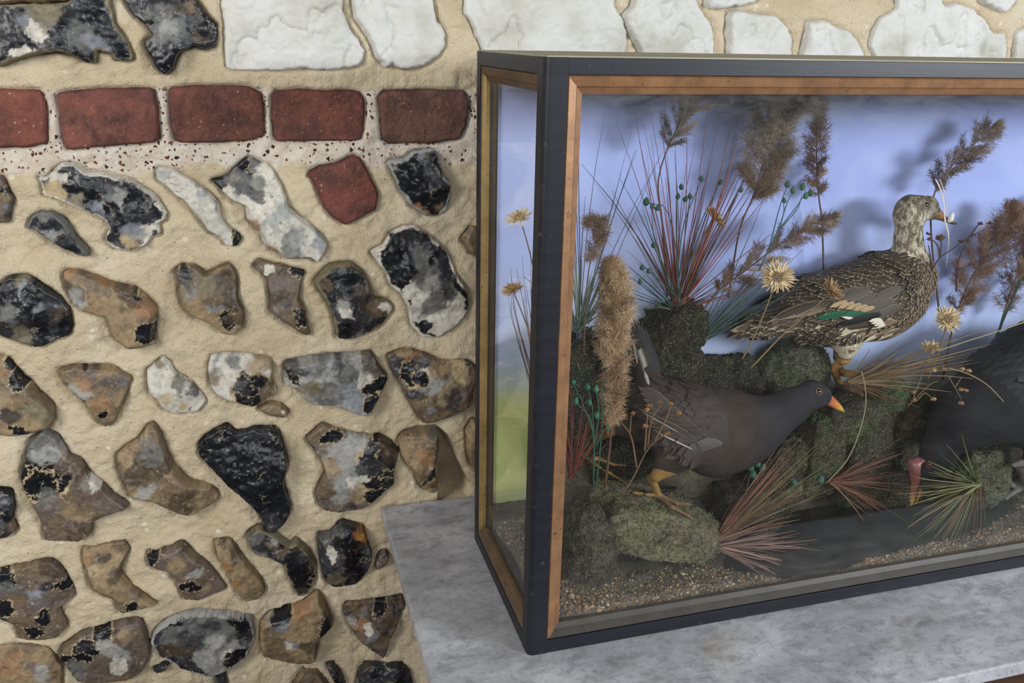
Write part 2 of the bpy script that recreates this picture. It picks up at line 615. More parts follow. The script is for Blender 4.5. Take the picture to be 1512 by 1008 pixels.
# ------------------------------------------------------------------ the flint wall
PAL = {k: lin(c) for k, c in dict(
    k=(24, 25, 30), d=(54, 54, 58), g=(104, 104, 102), l=(158, 158, 154), w=(200, 195, 183), b=(112, 95, 75), t=(150, 129, 98), u=(76, 64, 52),
    o=(150, 114, 82), v=(136, 139, 146), m=(104, 91, 84), a=(160, 108, 48), e=(118, 110, 86), c=(190, 170, 132)).items()}
BASE = {'black': 'kkkd', 'dark': 'dkkg', 'mixed': 'mkbd', 'grey': 'llgw', 'white': 'wwwl', 'brown': 'bbtu', 'tan': 'ttbt', 'mauve': 'mmbu'}
FLAB = {'black': 'black glassy knapped flint', 'dark': 'dark grey knapped flint', 'mixed': 'mottled dark and pale flint', 'grey': 'grey flint', 'white': 'white crusted flint',
        'brown': 'brown flint nodule', 'tan': 'tan flint nodule', 'mauve': 'mauve grey flint'}
# kind | relief mm | outline in photo pixels | colour patches (letter x,y) | rim colour
FLINTS = '''
dark|24|-25,10 30,5 62,6 98,4 124,-12 158,-12 165,18 170,36 186,59 197,85 191,90 170,89 165,80 144,75 139,92 129,92 111,82 85,75 57,80 33,85 0,97 -25,95|K20,60 K110,50 d12,40 k20,70 v40,30 w55,45 e72,20 k90,35 d105,25 g120,55 v140,65 k150,20 d160,40 k180,75 e65,12 k8,85 w35,78|e
brown|16|-25,-30 120,-30 122,-8 98,2 62,4 30,3 -25,8|b20,-5 u80,-10 b110,-12|
dark|24|178,-8 196,21 219,39 227,52 212,62 219,77 230,98 243,110 255,101 266,77 289,67 302,74 316,68 321,52 320,36 304,21 292,5 284,-8|K243,88 G245,40 d200,10 k215,25 g240,25 l250,45 g255,60 k240,90 k248,75 u265,20 u300,52 k310,40 b285,15|
mixed|10|-18,262 2,261 8,275 18,296 12,313 10,328 -18,330|k2,285 g8,310|
dark|22|56,259 67,264 88,243 108,242 129,254 155,256 196,269 224,287 245,315 243,325 233,331 238,345 224,349 214,362 191,370 168,367 155,354 163,336 155,323 144,318 114,305 88,295 63,288 60,272|e75,265 c80,285 e120,300 w92,262 k110,270 k140,285 d160,275 k190,285 g170,300 l178,300 k200,310 v150,310 k170,320 d205,330 w215,345 c190,355 v193,340 k235,315 w240,300|w
black|14|39,337 46,321 59,314 77,315 95,328 108,349 129,370 129,379 114,376 93,367 72,354 52,341|g60,322 k60,338 k80,345 k95,350 g100,340 d120,372 l75,350|g
white|14|230,254 235,248 255,252 273,261 302,279 322,300 326,326 338,341 351,346 356,354 348,364 335,363 325,352 307,341 292,321 271,297 261,290 253,282 232,266|l240,260 w265,268 w290,290 v300,285 w310,320 w330,345 k352,354 w280,300|
white|20|312,266 325,262 338,258 355,240 368,232 384,241 397,243 417,277 425,305 443,321 461,336 477,352 484,364 469,388 456,380 425,383 405,372 389,359 384,344 366,326 363,305 343,297 335,290 316,269|W395,315 k322,268 d370,245 k360,250 g350,265 g375,275 d370,285 w365,300 w400,290 l405,330 w395,345 o375,335 o400,370 w420,330 g430,360 l440,350 v472,358 w450,372 l420,310|
black|26|571,238 598,234 611,224 640,221 648,232 652,257 664,269 665,290 660,310 645,318 626,317 606,303 590,280 580,257|k590,250 v625,228 k620,255 d630,245 k640,280 o620,310 t650,308 k605,275 d655,270|l
tan|14|683,354 697,335 715,340 715,385 695,375|g695,345 t695,365|
black|26|546,372 564,364 577,346 595,335 613,333 632,346 650,362 665,380 673,406 688,424 694,447 686,468 672,482 648,497 624,498 607,480 603,452 590,432 576,420 568,400 556,385|W648,455 w552,373 d600,350 k580,380 d620,370 k610,395 g628,385 k650,385 k590,410 d660,400 w605,430 w625,455 g648,448 g655,440 w640,415 g632,412 w675,450 w650,480 k620,490 w615,470 w680,470 d665,425|w
mauve|20|374,393 384,385 405,390 428,395 451,401 443,419 442,442 451,460 454,480 459,494 451,495 435,485 417,475 399,460 399,439 394,413 381,400|w398,400 u420,400 m420,420 k440,405 d425,450 k445,470 u410,440|
dark|26|464,416 484,393 521,388 539,406 552,439 575,444 582,455 564,478 544,488 521,498 497,499 495,485 492,465 479,439 469,426|k520,395 k505,412 d500,425 l505,450 w510,460 u535,430 u545,455 k530,415 k510,485 b560,455 w578,455 b478,420|e
dark|26|-15,432 15,408 41,406 59,419 88,439 101,455 106,480 102,494 80,503 59,514 38,510 15,501 -15,487|K35,465 e30,415 v35,430 k45,430 k10,440 d20,470 v60,455 g15,465 k60,495 d85,450 u90,465 k95,485 e30,500|
tan|22|93,401 114,401 144,411 165,419 196,424 214,437 230,457 230,480 227,506 212,512 191,515 168,501 157,468 126,460 108,452 95,424|b110,405 o95,405 u105,430 l112,445 b150,430 o155,412 t170,450 k200,440 o215,450 b190,440 t190,490 k218,490 u180,430 t150,450|
brown|22|258,401 268,393 286,393 304,406 320,398 338,390 348,406 351,439 359,460 359,483 343,495 325,490 304,473 284,468 268,452 263,434 264,416|U340,440 k275,402 d280,415 e275,440 t290,445 v285,430 b315,440 u330,410 u340,440 v320,455 k335,475 u350,475 e300,420|
brown|20|-15,522 13,532 31,555 41,563 57,583 77,599 80,619 72,632 41,640 15,643 -15,637|k20,545 o5,560 e10,570 k30,560 e40,600 d15,610 k30,636 e60,610 t5,590|
brown|16|86,547 111,542 139,542 170,546 193,560 186,581 175,609 165,627 155,631 139,619 132,604 114,586 95,568|k118,543 m130,560 b105,555 o120,570 l118,580 m160,565 o148,600 k150,615 b165,580 g182,570|
white|16|217,547 230,537 241,529 250,539 258,555 279,565 297,583 303,594 292,609 258,612 240,604 230,588 219,581 217,563|e235,540 w235,555 e255,565 g262,570 d285,578 w265,590 c245,590 c270,602 w245,570|
white|18|307,539 312,526 340,524 371,526 399,532 402,547 399,560 408,581 389,591 374,601 355,596 340,594 322,583 310,570|K373,577 v320,530 w330,545 g345,540 t375,545 k360,570 k370,580 d355,575 b395,580 w335,575 b312,560 t390,540|
grey|28|420,537 448,532 484,524 508,523 526,524 549,521 560,542 573,556 562,578 544,612 531,610 515,604 490,596 461,595 446,583 438,570 420,568 420,552|V535,588 l430,550 k430,555 d440,545 g470,545 d495,535 l485,560 e465,575 g490,580 v515,570 v530,585 w540,560 u550,535 u562,550 k560,570 k550,595 l455,535|
mixed|24|573,526 593,519 611,519 629,524 650,534 697,534 710,560 700,591 675,609 650,617 631,624 619,619 613,604 598,581 590,565 577,545|t600,528 o610,535 d590,545 k605,555 d625,545 w632,555 l640,570 t660,580 c680,550 d670,590 v632,605 k620,560 t650,545|
tan|10|379,604 394,596 415,599 428,612 417,618 397,614|o390,603 t410,608 w420,612|
mauve|22|31,699 36,679 44,650 64,635 85,645 98,671 119,679 129,699 144,710 165,728 183,740 190,745 186,751 160,759 136,769 133,790 114,798 66,797 64,775 53,753 45,740 36,722|K58,702 d50,670 k55,700 g65,655 l75,670 k80,695 m95,690 w135,715 m120,720 t110,760 b80,780 b140,750 m160,740 k60,715 g70,735|
brown|22|172,673 186,661 206,650 217,630 227,627 237,645 245,666 258,692 279,712 310,720 322,730 320,741 306,748 279,761 255,753 226,740 193,733 181,712 173,694|t185,670 u215,680 b230,650 u240,690 b220,710 l215,725 u270,735 b305,735 g225,670 u200,700|
black|28|293,658 304,645 325,635 335,630 348,640 379,632 410,635 420,661 425,686 417,707 423,728 430,750 420,770 406,783 393,780 385,761 375,745 355,728 335,712 310,689 294,673|k320,650 k360,680 k400,660 k380,720 k400,760 d405,770|
mixed|26|452,648 477,627 492,632 521,640 544,645 562,645 580,655 588,666 580,694 582,712 567,725 552,739 531,751 499,757 478,753 470,745 466,728 482,699 477,681 461,661|L512,695 K566,678 b470,650 k490,650 l510,660 t485,690 b475,720 l520,690 k550,670 k570,680 d545,690 w520,710 w540,715 k565,715 l505,735 t530,730 u575,660 k560,735 l530,650|
brown|30|588,650 598,640 624,635 647,632 647,661 642,686 647,722 637,728 619,720 613,699 600,685 590,668|t610,650 b630,650 o625,670 t605,670 k635,700 g640,640 b625,700|
tan|14|688,635 700,620 720,640 720,700 697,690 690,665|t700,650|
dark|20|-15,722 8,726 15,728 19,745 17,767 25,780 16,790 -15,797|v8,745 k10,770 b20,780|
mixed|20|-15,846 16,838 74,826 90,838 106,868 109,881 85,897 98,926 88,938 48,945 27,942 24,923 11,915 -15,905|k10,855 g20,870 b50,845 k95,865 b25,890 v55,885 m70,890 k65,910 b35,930 k50,935 u75,840 k5,900 b85,915|
tan|16|121,812 138,812 165,804 183,801 190,814 181,828 175,846 191,865 221,884 234,893 213,897 181,905 175,900 170,886 149,877 133,868 128,846 122,828|o125,830 u150,830 c140,845 b180,815 t160,860 u175,850 b200,880 k195,898 t150,868|
mauve|16|217,816 231,817 255,809 269,802 282,817 300,830 319,849 335,870 319,876 292,888 271,885 261,860 250,844 231,840 218,833|k222,828 m250,820 t260,835 l285,850 k275,870 k285,875 m310,850 t300,875 u270,810|
tan|18|316,801 340,797 354,817 372,841 388,860 393,873 380,884 361,889 351,878 340,852 322,825|u330,805 u345,815 a335,840 a345,865 t375,860 e370,878 t355,840|
dark|24|363,789 383,777 406,788 428,804 438,798 457,814 468,833 468,854 457,876 441,881 430,862 425,846 417,828 393,817 375,814|K447,852 g380,795 b400,805 l405,800 u440,810 k435,840 k445,860 u462,840 b420,815|e
dark|28|470,793 489,790 505,773 523,777 537,779 545,806 550,820 542,846 526,862 492,866 478,854 473,830|g480,795 k510,800 w490,815 k520,830 u540,800 a535,790 k530,850 e495,855 d480,830|
mixed|12|555,846 558,825 569,814 575,822 571,833|d567,825 l560,838|
mauve|22|88,971 93,953 120,937 160,925 207,915 215,937 223,963 210,990 191,1000 133,1008 112,1003 101,985|M175,972 b100,950 k125,960 k150,940 l180,970 k100,985 t190,940 w175,985 g115,990 k120,970 m205,955 l165,960|
dark|26|222,950 226,937 245,921 279,906 332,905 372,910 377,937 364,966 346,979 306,993 271,983 234,966|G300,930 L325,966 d230,950 v275,925 g260,940 u265,960 d310,925 g340,930 k355,920 l320,960 w335,965 k350,970 d285,945|l
tan|26|385,921 401,907 430,897 446,892 470,873 486,902 494,918 473,937 468,969 457,977 420,977 388,969 384,950|v400,918 k415,910 v410,925 b400,945 o450,900 u480,910 v428,950 w425,952 t440,930 k480,925 t440,965 u460,950|
mixed|22|510,892 547,889 579,884 595,881 598,894 587,918 574,942 571,963 566,974 547,955 529,942 515,923 507,905|b520,897 k562,902 o530,925 w545,930 u575,920 v550,940 b560,950 u590,890 l520,920|
tan|12|-20,955 40,953 70,958 92,985 90,1020 -20,1020|o20,975 t60,980 m50,990 o10,990 l60,1000|
mixed|12|428,1020 446,993 468,994 490,1020|g455,1005 e445,1000|
dark|26|525,1020 531,995 542,981 595,982 606,995 612,1020|k560,995 d580,990 u545,990|
dark|14|225,992 240,982 252,978 246,986 232,996|k240,986|
dark|14|482,985 492,982 505,1000 512,1020 500,1020|k495,1000|
dark|12|318,985 332,990 336,1020 318,1020|d325,1005|
'''
CHALK = ['326,-40 505,-40 505,10 508,25 518,44 531,60 538,76 536,92 524,99 480,101 430,103 380,104 345,103 334,97 330,60 328,20',
         '523,-40 521,5 526,26 544,54 559,85 570,98 580,94 601,103 615,101 637,91 648,84 657,67 658,50 648,31 641,5 640,-40',
         '690,-40 686,18 697,32 703,48 711,68 716,100 920,100 926,70 925,45 920,25 908,12 902,-40',
         '946,-40 935,8 921,22 926,38 934,55 944,72 950,100 1058,100 1057,60 1050,35 1040,20 1030,5 1020,-40',
         '1075,100 1076,40 1075,22 1096,14 1110,20 1150,24 1163,38 1171,55 1170,100',
         '1180,100 1192,50 1195,32 1212,30 1232,36 1258,48 1272,66 1282,100',
         '1300,100 1287,65 1300,28 1328,14 1327,-40 1390,-40 1392,8 1418,4 1440,14 1452,25 1466,48 1484,48 1487,70 1486,100',
         '1500,100 1502,48 1540,30 1580,60 1580,100', '1445,-40 1456,5 1486,20 1500,2 1505,-40', '1038,-40 1045,12 1070,14 1120,2 1110,-40']
BRICKS = ['-60,134 58,134 66,150 69,212 40,217 -60,219', '82,138 150,133 226,131 232,160 235,209 150,217 98,222 90,200', '249,131 300,127 366,128 386,140 389,165 391,200 370,207 320,211 258,210 252,180',
          '401,135 470,134 530,136 539,150 537,190 534,207 460,209 404,208', '560,137 640,133 686,134 694,150 690,185 680,205 640,211 566,212']
BRICKBIT = '455,257 472,247 495,242 523,230 533,235 546,259 559,287 555,310 539,318 521,328 509,332 492,321 482,310 472,287 464,269'
HOLE = '648,632 660,643 673,676 694,716 690,735 648,740'


def pxs(s):
    return np.array([[float(a) for a in p.split(',')] for p in s.split()])


def to_wall(px, y=DW - 0.005):
    return np.array([at(a, b, y)[[0, 2]] for a, b in px])


def chaikin(P, n=1, a=0.9):
    for _ in range(n):
        Q = np.roll(P, -1, 0)
        P = np.stack([a * P + (1 - a) * Q, (1 - a) * P + a * Q], 1).reshape(-1, 2)
    return P


def sdist(X, Z, P):
    """signed distance to polygon, positive inside"""
    d2 = np.full(X.shape, 1e9)
    ins = np.zeros(X.shape, bool)
    for (x0, z0), (x1, z1) in zip(P, np.roll(P, -1, 0)):
        dx, dz = x1 - x0, z1 - z0
        t = np.clip(((X - x0) * dx + (Z - z0) * dz) / (dx * dx + dz * dz + 1e-12), 0, 1)
        d2 = np.minimum(d2, (X - x0 - t * dx) ** 2 + (Z - z0 - t * dz) ** 2)
        c = (z0 > Z) != (z1 > Z)
        ins ^= c & (X < dx * (Z - z0) / (dz if abs(dz) > 1e-12 else 1e-12) + x0)
    d = np.sqrt(d2)
    return np.where(ins, d, -d)


def stone(name, px, relief, colf, mat, parent, seed, edge_r, facets=0, rough=0.0006, step=0.0017, edgen=0.002, tilt=0.8, crease=0.0):
    rnd = np.random.RandomState(seed)
    P = chaikin(to_wall(px))
    lo, hi = P.min(0) - 0.006, P.max(0) + 0.006
    xs, zs = np.arange(lo[0], hi[0], step), np.arange(lo[1], hi[1], step)
    X, Z = np.meshgrid(xs, zs, indexing='ij')
    p3 = np.stack([X, np.full_like(X, seed * 0.37), Z], -1)
    d = sdist(X, Z, P) + edgen * fbm(p3, 90, seed, 3)
    t = np.clip(d / edge_r, 0, 1)
    h = relief * np.sqrt(1 - (1 - t) ** 2)
    c = (lo + hi) / 2
    size = max(hi - lo)
    if facets:
        top = np.full_like(X, 9.0)
        for k in range(facets):
            a = rnd.rand() * 2 * np.pi
            r = size * (0.05 + 0.22 * rnd.rand())
            s = tilt * (0.3 + 0.8 * rnd.rand()) * relief / (size * 0.35)
            dist = (X - c[0] - r * math.cos(a)) * math.cos(a) + (Z - c[1] - r * math.sin(a)) * math.sin(a)
            top = np.minimum(top, relief * (0.92 - 0.3 * rnd.rand()) - s * dist)
        top = np.maximum(top, relief * 0.25)
        kk = relief * 0.04
        w = np.clip(0.5 + 0.5 * (top - h) / kk, 0, 1)
        h = top * (1 - w) + h * w - kk * w * (1 - w)
    else:
        q = ((X - c[0]) ** 2 + (Z - c[1]) ** 2) / (size * 0.5) ** 2
        h = h * (1 - 0.3 * np.clip(q, 0, 1))
    h = h + relief * 0.2 * fbm(p3, 48, seed + 5, 3, 0.5) * t + rough * fbm(p3, 200, seed + 9, 3) * t
    if crease:
        h = h - crease * np.exp(-(fbm(p3 * np.array([1, 1, 0.6]), 16, seed + 21, 4) / 0.035) ** 2) * t + crease * 1.2 * fbm(p3, 24, seed + 22, 4) * t
    h = np.where(d < 0, d * 4.5, h)
    keep = d > -2.2 * step
    idx = np.arange(X.size).reshape(X.shape)
    q = np.stack([idx[:-1, :-1], idx[1:, :-1], idx[1:, 1:], idx[:-1, 1:]], -1).reshape(-1, 4)
    q = q[keep.ravel()[q].all(1)]
    used, inv = np.unique(q, return_inverse=True)
    V = np.stack([X, DW + 0.001 - h, Z], -1).reshape(-1, 3)[used]
    col = colf(X.ravel()[used], Z.ravel()[used], d.ravel()[used], p3.reshape(-1, 3)[used])
    return mk(name, V, [inv.reshape(q.shape)], mat, parent, col)


def flint_colour(kind, seeds, rim, seed, P):
    """a body colour in two or three soft tones, with crisp edged patches of other stone (a glassy patch has a pale crust line)"""
    rnd = np.random.RandomState(seed + 1000)
    pal = [PAL[c] for c in BASE[kind]]
    x, z = P[:, 0], P[:, 1]
    size = math.sqrt(abs(np.sum(x * np.roll(z, -1) - np.roll(x, -1) * z)) / 2)
    patches = []
    for s in seeds.split():
        a, c = s[1:].split(',')
        big = s[0].isupper()
        patches.append((at(float(a), float(c), DW - 0.016)[[0, 2]], s[0].lower(), size * (0.34 if big else (0.10 + 0.09 * rnd.rand()) * (0.75 if s[0] in 'vw' else 1.0)), 1.0 if big else 0.6 + 0.9 * rnd.rand(), rnd.rand() * 3.14))

    def f(X, Z, d, p3):
        wx = X + 0.014 * fbm(p3, 50, seed + 2, 6, 0.72)
        wz = Z + 0.014 * fbm(p3, 50, seed + 3, 6, 0.72)
        n = fbm(p3, 28, seed + 11, 4)[:, None]
        n2 = fbm(p3, 45, seed + 12, 5, 0.6)[:, None]
        k1, k2 = np.clip(n * 2.5 + 0.4, 0, 1), np.clip(n2 * 3 - 0.3, 0, 1)
        col = pal[0] * (1 - k1) + pal[2] * k1
        col = col * (1 - k2) + pal[3] * k2
        for c, letter, R_, asp, ang in patches:
            ux, uz = wx - c[0], wz - c[1]
            a = ux * math.cos(ang) + uz * math.sin(ang)
            b = -ux * math.sin(ang) + uz * math.cos(ang)
            q = np.sqrt((a / asp) ** 2 + (b * asp) ** 2)
            soft = 0.0010 if letter in 'kw' else 0.005
            if letter in 'k' and kind not in ('black', 'dark'):
                e = np.clip((R_ * 1.12 - q) / 0.0006, 0, 1)[:, None]
                col = col * (1 - e) + PAL['c'] * e
            k = np.clip((R_ - q) / soft + 0.5, 0, 1)[:, None] * (1.0 if letter in 'kw' else 0.8)
            tone = PAL[letter] * (1 + 0.30 * n2)
            col = col * (1 - k) + tone * k
        if rim:
            nn = fbm(p3, 70, seed + 4, 3)
            k = np.clip((0.0032 + 0.005 * nn - d) / 0.0008, 0, 1)[:, None]
            col = col * (1 - k) + PAL[rim] * k
        return np.clip(col, 0.003, 1)
    return f


flint_rows = [r.split('|') for r in FLINTS.strip().splitlines()]
polys = [chaikin(to_wall(pxs(r[2]))) for r in flint_rows] + [chaikin(to_wall(pxs(s))) for s in CHALK + BRICKS + [BRICKBIT]]
brick_polys = [to_wall(pxs(s)) for s in BRICKS]


def build_wall():
    xs = np.concatenate([np.arange(-1.1, -0.83, 0.009), np.arange(-0.83, 0.10, 0.003), np.arange(0.10, 2.1, 0.009)])
    zs = np.concatenate([np.arange(-0.75, -0.32, 0.012), np.arange(-0.32, 0.88, 0.003), np.arange(0.88, 1.3, 0.012)])
    X, Z = np.meshgrid(xs, zs, indexing='ij')
    p3 = np.stack([X, np.zeros_like(X), Z], -1)
    near = np.full(X.shape, 0.03)
    ins = np.zeros(X.shape, bool)
    for P in polys:
        lo, hi = P.min(0) - 0.02, P.max(0) + 0.02
        i0, i1 = np.searchsorted(xs, [lo[0], hi[0]])
        j0, j1 = np.searchsorted(zs, [lo[1], hi[1]])
        if i1 <= i0 or j1 <= j0:
            continue
        d = sdist(X[i0:i1, j0:j1], Z[i0:i1, j0:j1], P)
        near[i0:i1, j0:j1] = np.minimum(near[i0:i1, j0:j1], np.where(d < 0, -d, 0))
        ins[i0:i1, j0:j1] |= d > 0.003
    Y = DW - 0.010 * fbm(p3, 16, 3, 4) - 0.004 * fbm(p3, 80, 4, 4, 0.6)
    Y = Y + 0.0095 * np.exp(-(near / 0.0032) ** 2)
    Y = np.where(ins, DW + 0.013, Y)
    dh = sdist(X, Z, to_wall(pxs(HOLE), DW))
    Y = Y + 0.16 * np.clip((dh + 0.001) / 0.004, 0, 1)
    mask = np.zeros(X.shape)
    nz = fbm(p3, 30, 8, 3)
    for P in brick_polys:
        c, h = (P.min(0) + P.max(0)) / 2, (P.max(0) - P.min(0)) / 2
        qx = np.abs(X - c[0]) - h[0] - 0.014
        below = np.where(Z < c[1], c[1] - Z - h[1] - 0.034 - 0.012 * nz, Z - c[1] - h[1] + 0.002)
        dd = np.maximum(qx, below)
        mask = np.maximum(mask, np.clip(0.5 - dd / 0.006, 0, 1))
    idx = np.arange(X.size).reshape(X.shape)
    q = np.stack([idx[:-1, :-1], idx[1:, :-1], idx[1:, 1:], idx[:-1, 1:]], -1).reshape(-1, 4)
    V = np.stack([X, Y, Z], -1).reshape(-1, 3)
    w = mk('wall_back', V, [q], M['mortar'], None, np.repeat(mask.reshape(-1, 1), 3, 1))
    tag(w, 'rough flint and mortar wall with one course of red bricks and chalk blocks above', 'wall', kind='structure')
    for i, r in enumerate(flint_rows):
        kind, rel, rim = r[0], float(r[1]) / 1000, r[4]
        smooth = kind in ('brown', 'tan', 'white', 'mauve')
        o = stone('flint', pxs(r[2]), rel * 1.05, flint_colour(kind, r[3], rim, i, polys[i]), M['flint'], w, i, 0.010 if smooth else 0.0035, 3 if smooth else 6)
        tag(o, FLAB[kind])
    for i, s in enumerate(CHALK):
        o = stone('chalk_block', pxs(s), 0.012, lambda X, Z, d, p: np.ones((len(X), 3)), M['chalk'], w, 200 + i, 0.012, 4, 0.001, 0.0025, 0.004, 0.5, 0.005)
        tag(o, 'white chalk block')
    bc = [(118, 72, 62), (120, 76, 68), (112, 72, 64), (112, 70, 62), (102, 76, 68), (118, 70, 64)]
    for i, s in enumerate(BRICKS + [BRICKBIT]):
        c = lin(bc[i])
        o = stone('brick', pxs(s), 0.006 if i < 5 else 0.012, lambda X, Z, d, p, c=c, i=i: c * (1 + 0.25 * fbm(p, 30, 300 + i, 3)[:, None]), M['brick'], w, 300 + i, 0.0035, 0, 0.0014, 0.0022, 0.0014)
        tag(o, 'red brick' if i < 5 else 'broken lump of red brick')
    return w


wall = build_wall()
fl = G()
fl.box((-1.6, -2.2, -0.80), (2.6, 0.46, -0.75))
tag(fl.build('floor', M['flagstone']), 'pale stone floor below the marble topped table', 'floor', kind='structure')

# ------------------------------------------------------------------ marble topped table
TB = thing('side_table', 'dark wooden side table with a thick grey marble top standing against the flint wall', 'table', (0.6, 0.14, -0.75))
TX0, TX1, TY0, TY1 = -0.1312, 1.55, -0.1769, 0.4300
g = G()
g.box((TX0, TY0, -0.022), (TX1, TY1, 0.0))
o = g.build('marble_top', M['marble'], TB, smooth=False, bevel=0.0025)
tag(o, 'grey veined marble top')
g = G()
for lo, hi in (((TX0 + .14, TY0 + .04, -.14), (TX1 - .05, TY0 + .065, -.022)), ((TX0 + .14, TY1 - .05, -.14), (TX1 - .05, TY1 - .025, -.022)),
               ((TX0 + .14, TY0 + .065, -.14), (TX0 + .165, TY1 - .05, -.022)), ((TX1 - .075, TY0 + .065, -.14), (TX1 - .05, TY1 - .05, -.022))):
    g.box(lo, hi)
g.build('apron', M['oak'], TB, smooth=False, bevel=0.003)
for x in (TX0 + .165, TX1 - .075):
    for y in (TY0 + .065, TY1 - .05):
        g = G()
        g.tube([(x, y, -.75), (x, y, -.70), (x, y, -.55), (x, y, -.15), (x, y, -.023)], [.018, .022, .020, .030, .030], 12)
        g.build('leg', M['oak'], TB)

# ------------------------------------------------------------------ the display case
CASE = thing('display_case', 'glazed taxidermy case with black frame and gilt beading holding stuffed water birds', 'display case', (CL / 2, CD_ / 2, 0.0))
RW = 0.0255   # width of the black frame members
g = G()
rr = 0.009


def post(cx, cy, sx, sy):
    """corner post whose outer arris (at cx, cy) is rounded; sx, sy point inwards"""
    prof = [(cx + sx * rr * (1 - math.sin(a)), cy + sy * rr * (1 - math.cos(a))) for a in np.linspace(0, math.pi / 2, 7)]
    prof = [(cx + sx * RW, cy)] + prof + [(cx, cy + sy * RW), (cx + sx * RW, cy + sy * RW)]
    g.prism(prof, 2, 0.0008, CH - 0.0008)


for cx, sx in ((0, 1), (CL, -1)):
    for cy, sy in ((0, 1), (CD_, -1)):
        g = G()
        post(cx, cy, sx, sy)
        g.build('corner_post', M['black'], CASE, smooth=False)
TR, BR = 0.0185, 0.0205
for z0, z1 in ((CH - TR, CH - 0.001), (0.001, BR)):
    for lo, hi in (((RW, 0.0, z0), (CL - RW, 0.022, z1)), ((RW, CD_ - 0.022, z0), (CL - RW, CD_, z1)), ((0.0, RW, z0), (0.022, CD_ - RW, z1)), ((CL - 0.022, RW, z0), (CL, CD_ - RW, z1))):
        g = G()
        g.box(lo, hi)
        g.build('rail', M['black'], CASE, smooth=False, bevel=0.0006)
g = G()
g.box((0.003, 0.003, CH - 0.004), (CL - 0.003, CD_ - 0.003, CH + 0.0006))
tag(g.build('lid', M['lid'], CASE, smooth=False, bevel=0.0005), 'dusty olive lid')
g = G()
g.box((0.01, 0.01, 0.002), (CL - 0.01, CD_ - 0.01, 0.012))
g.build('base_board', M['oak'], CASE, smooth=False)


def bead(name, mat, axis_u, fixed, inward, u0, u1, z0, z1, w, side, label):
    """mitred slip moulding round a pane; axis_u is the horizontal axis of that face; its outer edge is u0..u1, z0..z1"""
    prof = [(0.0, 0.003), (w * 0.12, 0.0005), (w * 0.55, 0.003), (w * 0.62, 0.0048), (w * 0.95, 0.008), (w, 0.0125), (0.0, 0.0125)]
    for s in side:
        g = G()
        if s in 'LR':
            pu = [u0 + a if s == 'L' else u1 - a for a, b in prof]
            V0 = [(pu[i], fixed + inward * prof[i][1], z0 + prof[i][0]) for i in range(len(prof))]
            V1 = [(pu[i], fixed + inward * prof[i][1], z1 - prof[i][0]) for i in range(len(prof))]
        else:
            pz = [z1 - a if s == 'T' else z0 + a for a, b in prof]
            V0 = [(u0 + prof[i][0], fixed + inward * prof[i][1], pz[i]) for i in range(len(prof))]
            V1 = [(u1 - prof[i][0], fixed + inward * prof[i][1], pz[i]) for i in range(len(prof))]
        V = np.array(V0 + V1)
        if axis_u == 1:
            V = V[:, [1, 0, 2]]
        k = len(prof)
        i = np.arange(k)
        V = np.concatenate([V, [V[:k].mean(0), V[k:].mean(0)]])
        g.add(V, np.concatenate([np.stack([np.full(k, 2 * k), (i + 1) % k, i], 1), np.stack([np.full(k, 2 * k + 1), k + i, k + (i + 1) % k], 1)]), np.stack([i, (i + 1) % k, k + (i + 1) % k, k + i], 1))
        tag(g.build(name, mat, CASE, smooth=False), label)


B = RW - 0.0005
bead('beading', M['copper'], 0, 0.0, 1, B, CL - B, BR, CH - TR, 0.0205, 'LRT', 'coppery gilt beading round the front pane')
bead('beading', M['dusty_gilt'], 0, 0.0, 1, B, CL - B, BR, CH - TR, 0.0205, 'B', 'dusty brown beading along the foot of the front pane')
for fx, inw in ((0.0, 1), (CL, -1)):
    bead('beading', M['brown_gilt'], 1, fx, inw, 0.0225, CD_ - 0.0225, BR, CH - TR, 0.0205, 'TLB', 'dark brown beading of the side pane')
    bead('beading', M['brass'], 1, fx, inw, 0.0225, CD_ - 0.0225, BR, CH - TR, 0.0075, 'R', 'bright brass beading of the side pane')
GL = 0.0125
for nm, lo, hi in (('glass_pane', (0.030, GL, 0.024), (CL - 0.030, GL + 0.0022, CH - 0.022)),
                   ('glass_pane', (GL, 0.027, 0.024), (GL + 0.0022, CD_ - 0.027, CH - 0.022)),
                   ('glass_pane', (CL - GL - 0.0022, 0.027, 0.024), (CL - GL, CD_ - 0.027, CH - 0.022))):
    g = G()
    g.box(lo, hi)
    tag(g.build(nm, M['glass'], CASE, smooth=False), 'clear dusty glass pane')
BY = 0.279
g = G()
g.box((0.018, BY, 0.012), (CL - 0.018, CD_ - 0.006, CH - 0.004))
tag(g.build('back_panel', M['sky'], CASE, smooth=False), 'lavender blue painted sky backdrop fading to green')

# ------------------------------------------------------------------ scenery inside the case: ground, gravel, pool, rocks
import itertools
ICO = {}


def ico(sub):
    if sub not in ICO:
        import bmesh
        bm = bmesh.new()
        bmesh.ops.create_icosphere(bm, subdivisions=sub, radius=1.0)
        bm.verts.ensure_lookup_table()
        ICO[sub] = (np.array([v.co[:] for v in bm.verts]), np.array([[v.index for v in f.verts] for f in bm.faces]))
        bm.free()
    return ICO[sub]


POOL_PX = [(1075, 838), (1185, 858), (1290, 820), (1400, 792), (1460, 768), (1500, 745), (1420, 735), (1330, 742), (1250, 742), (1160, 760), (1085, 800)]
POOL = np.array([atz(a, b, 0.024)[:2] for a, b in POOL_PX])
# lumps of the ground: photo pixel, height of that point, radius, lift
LUMPS = []


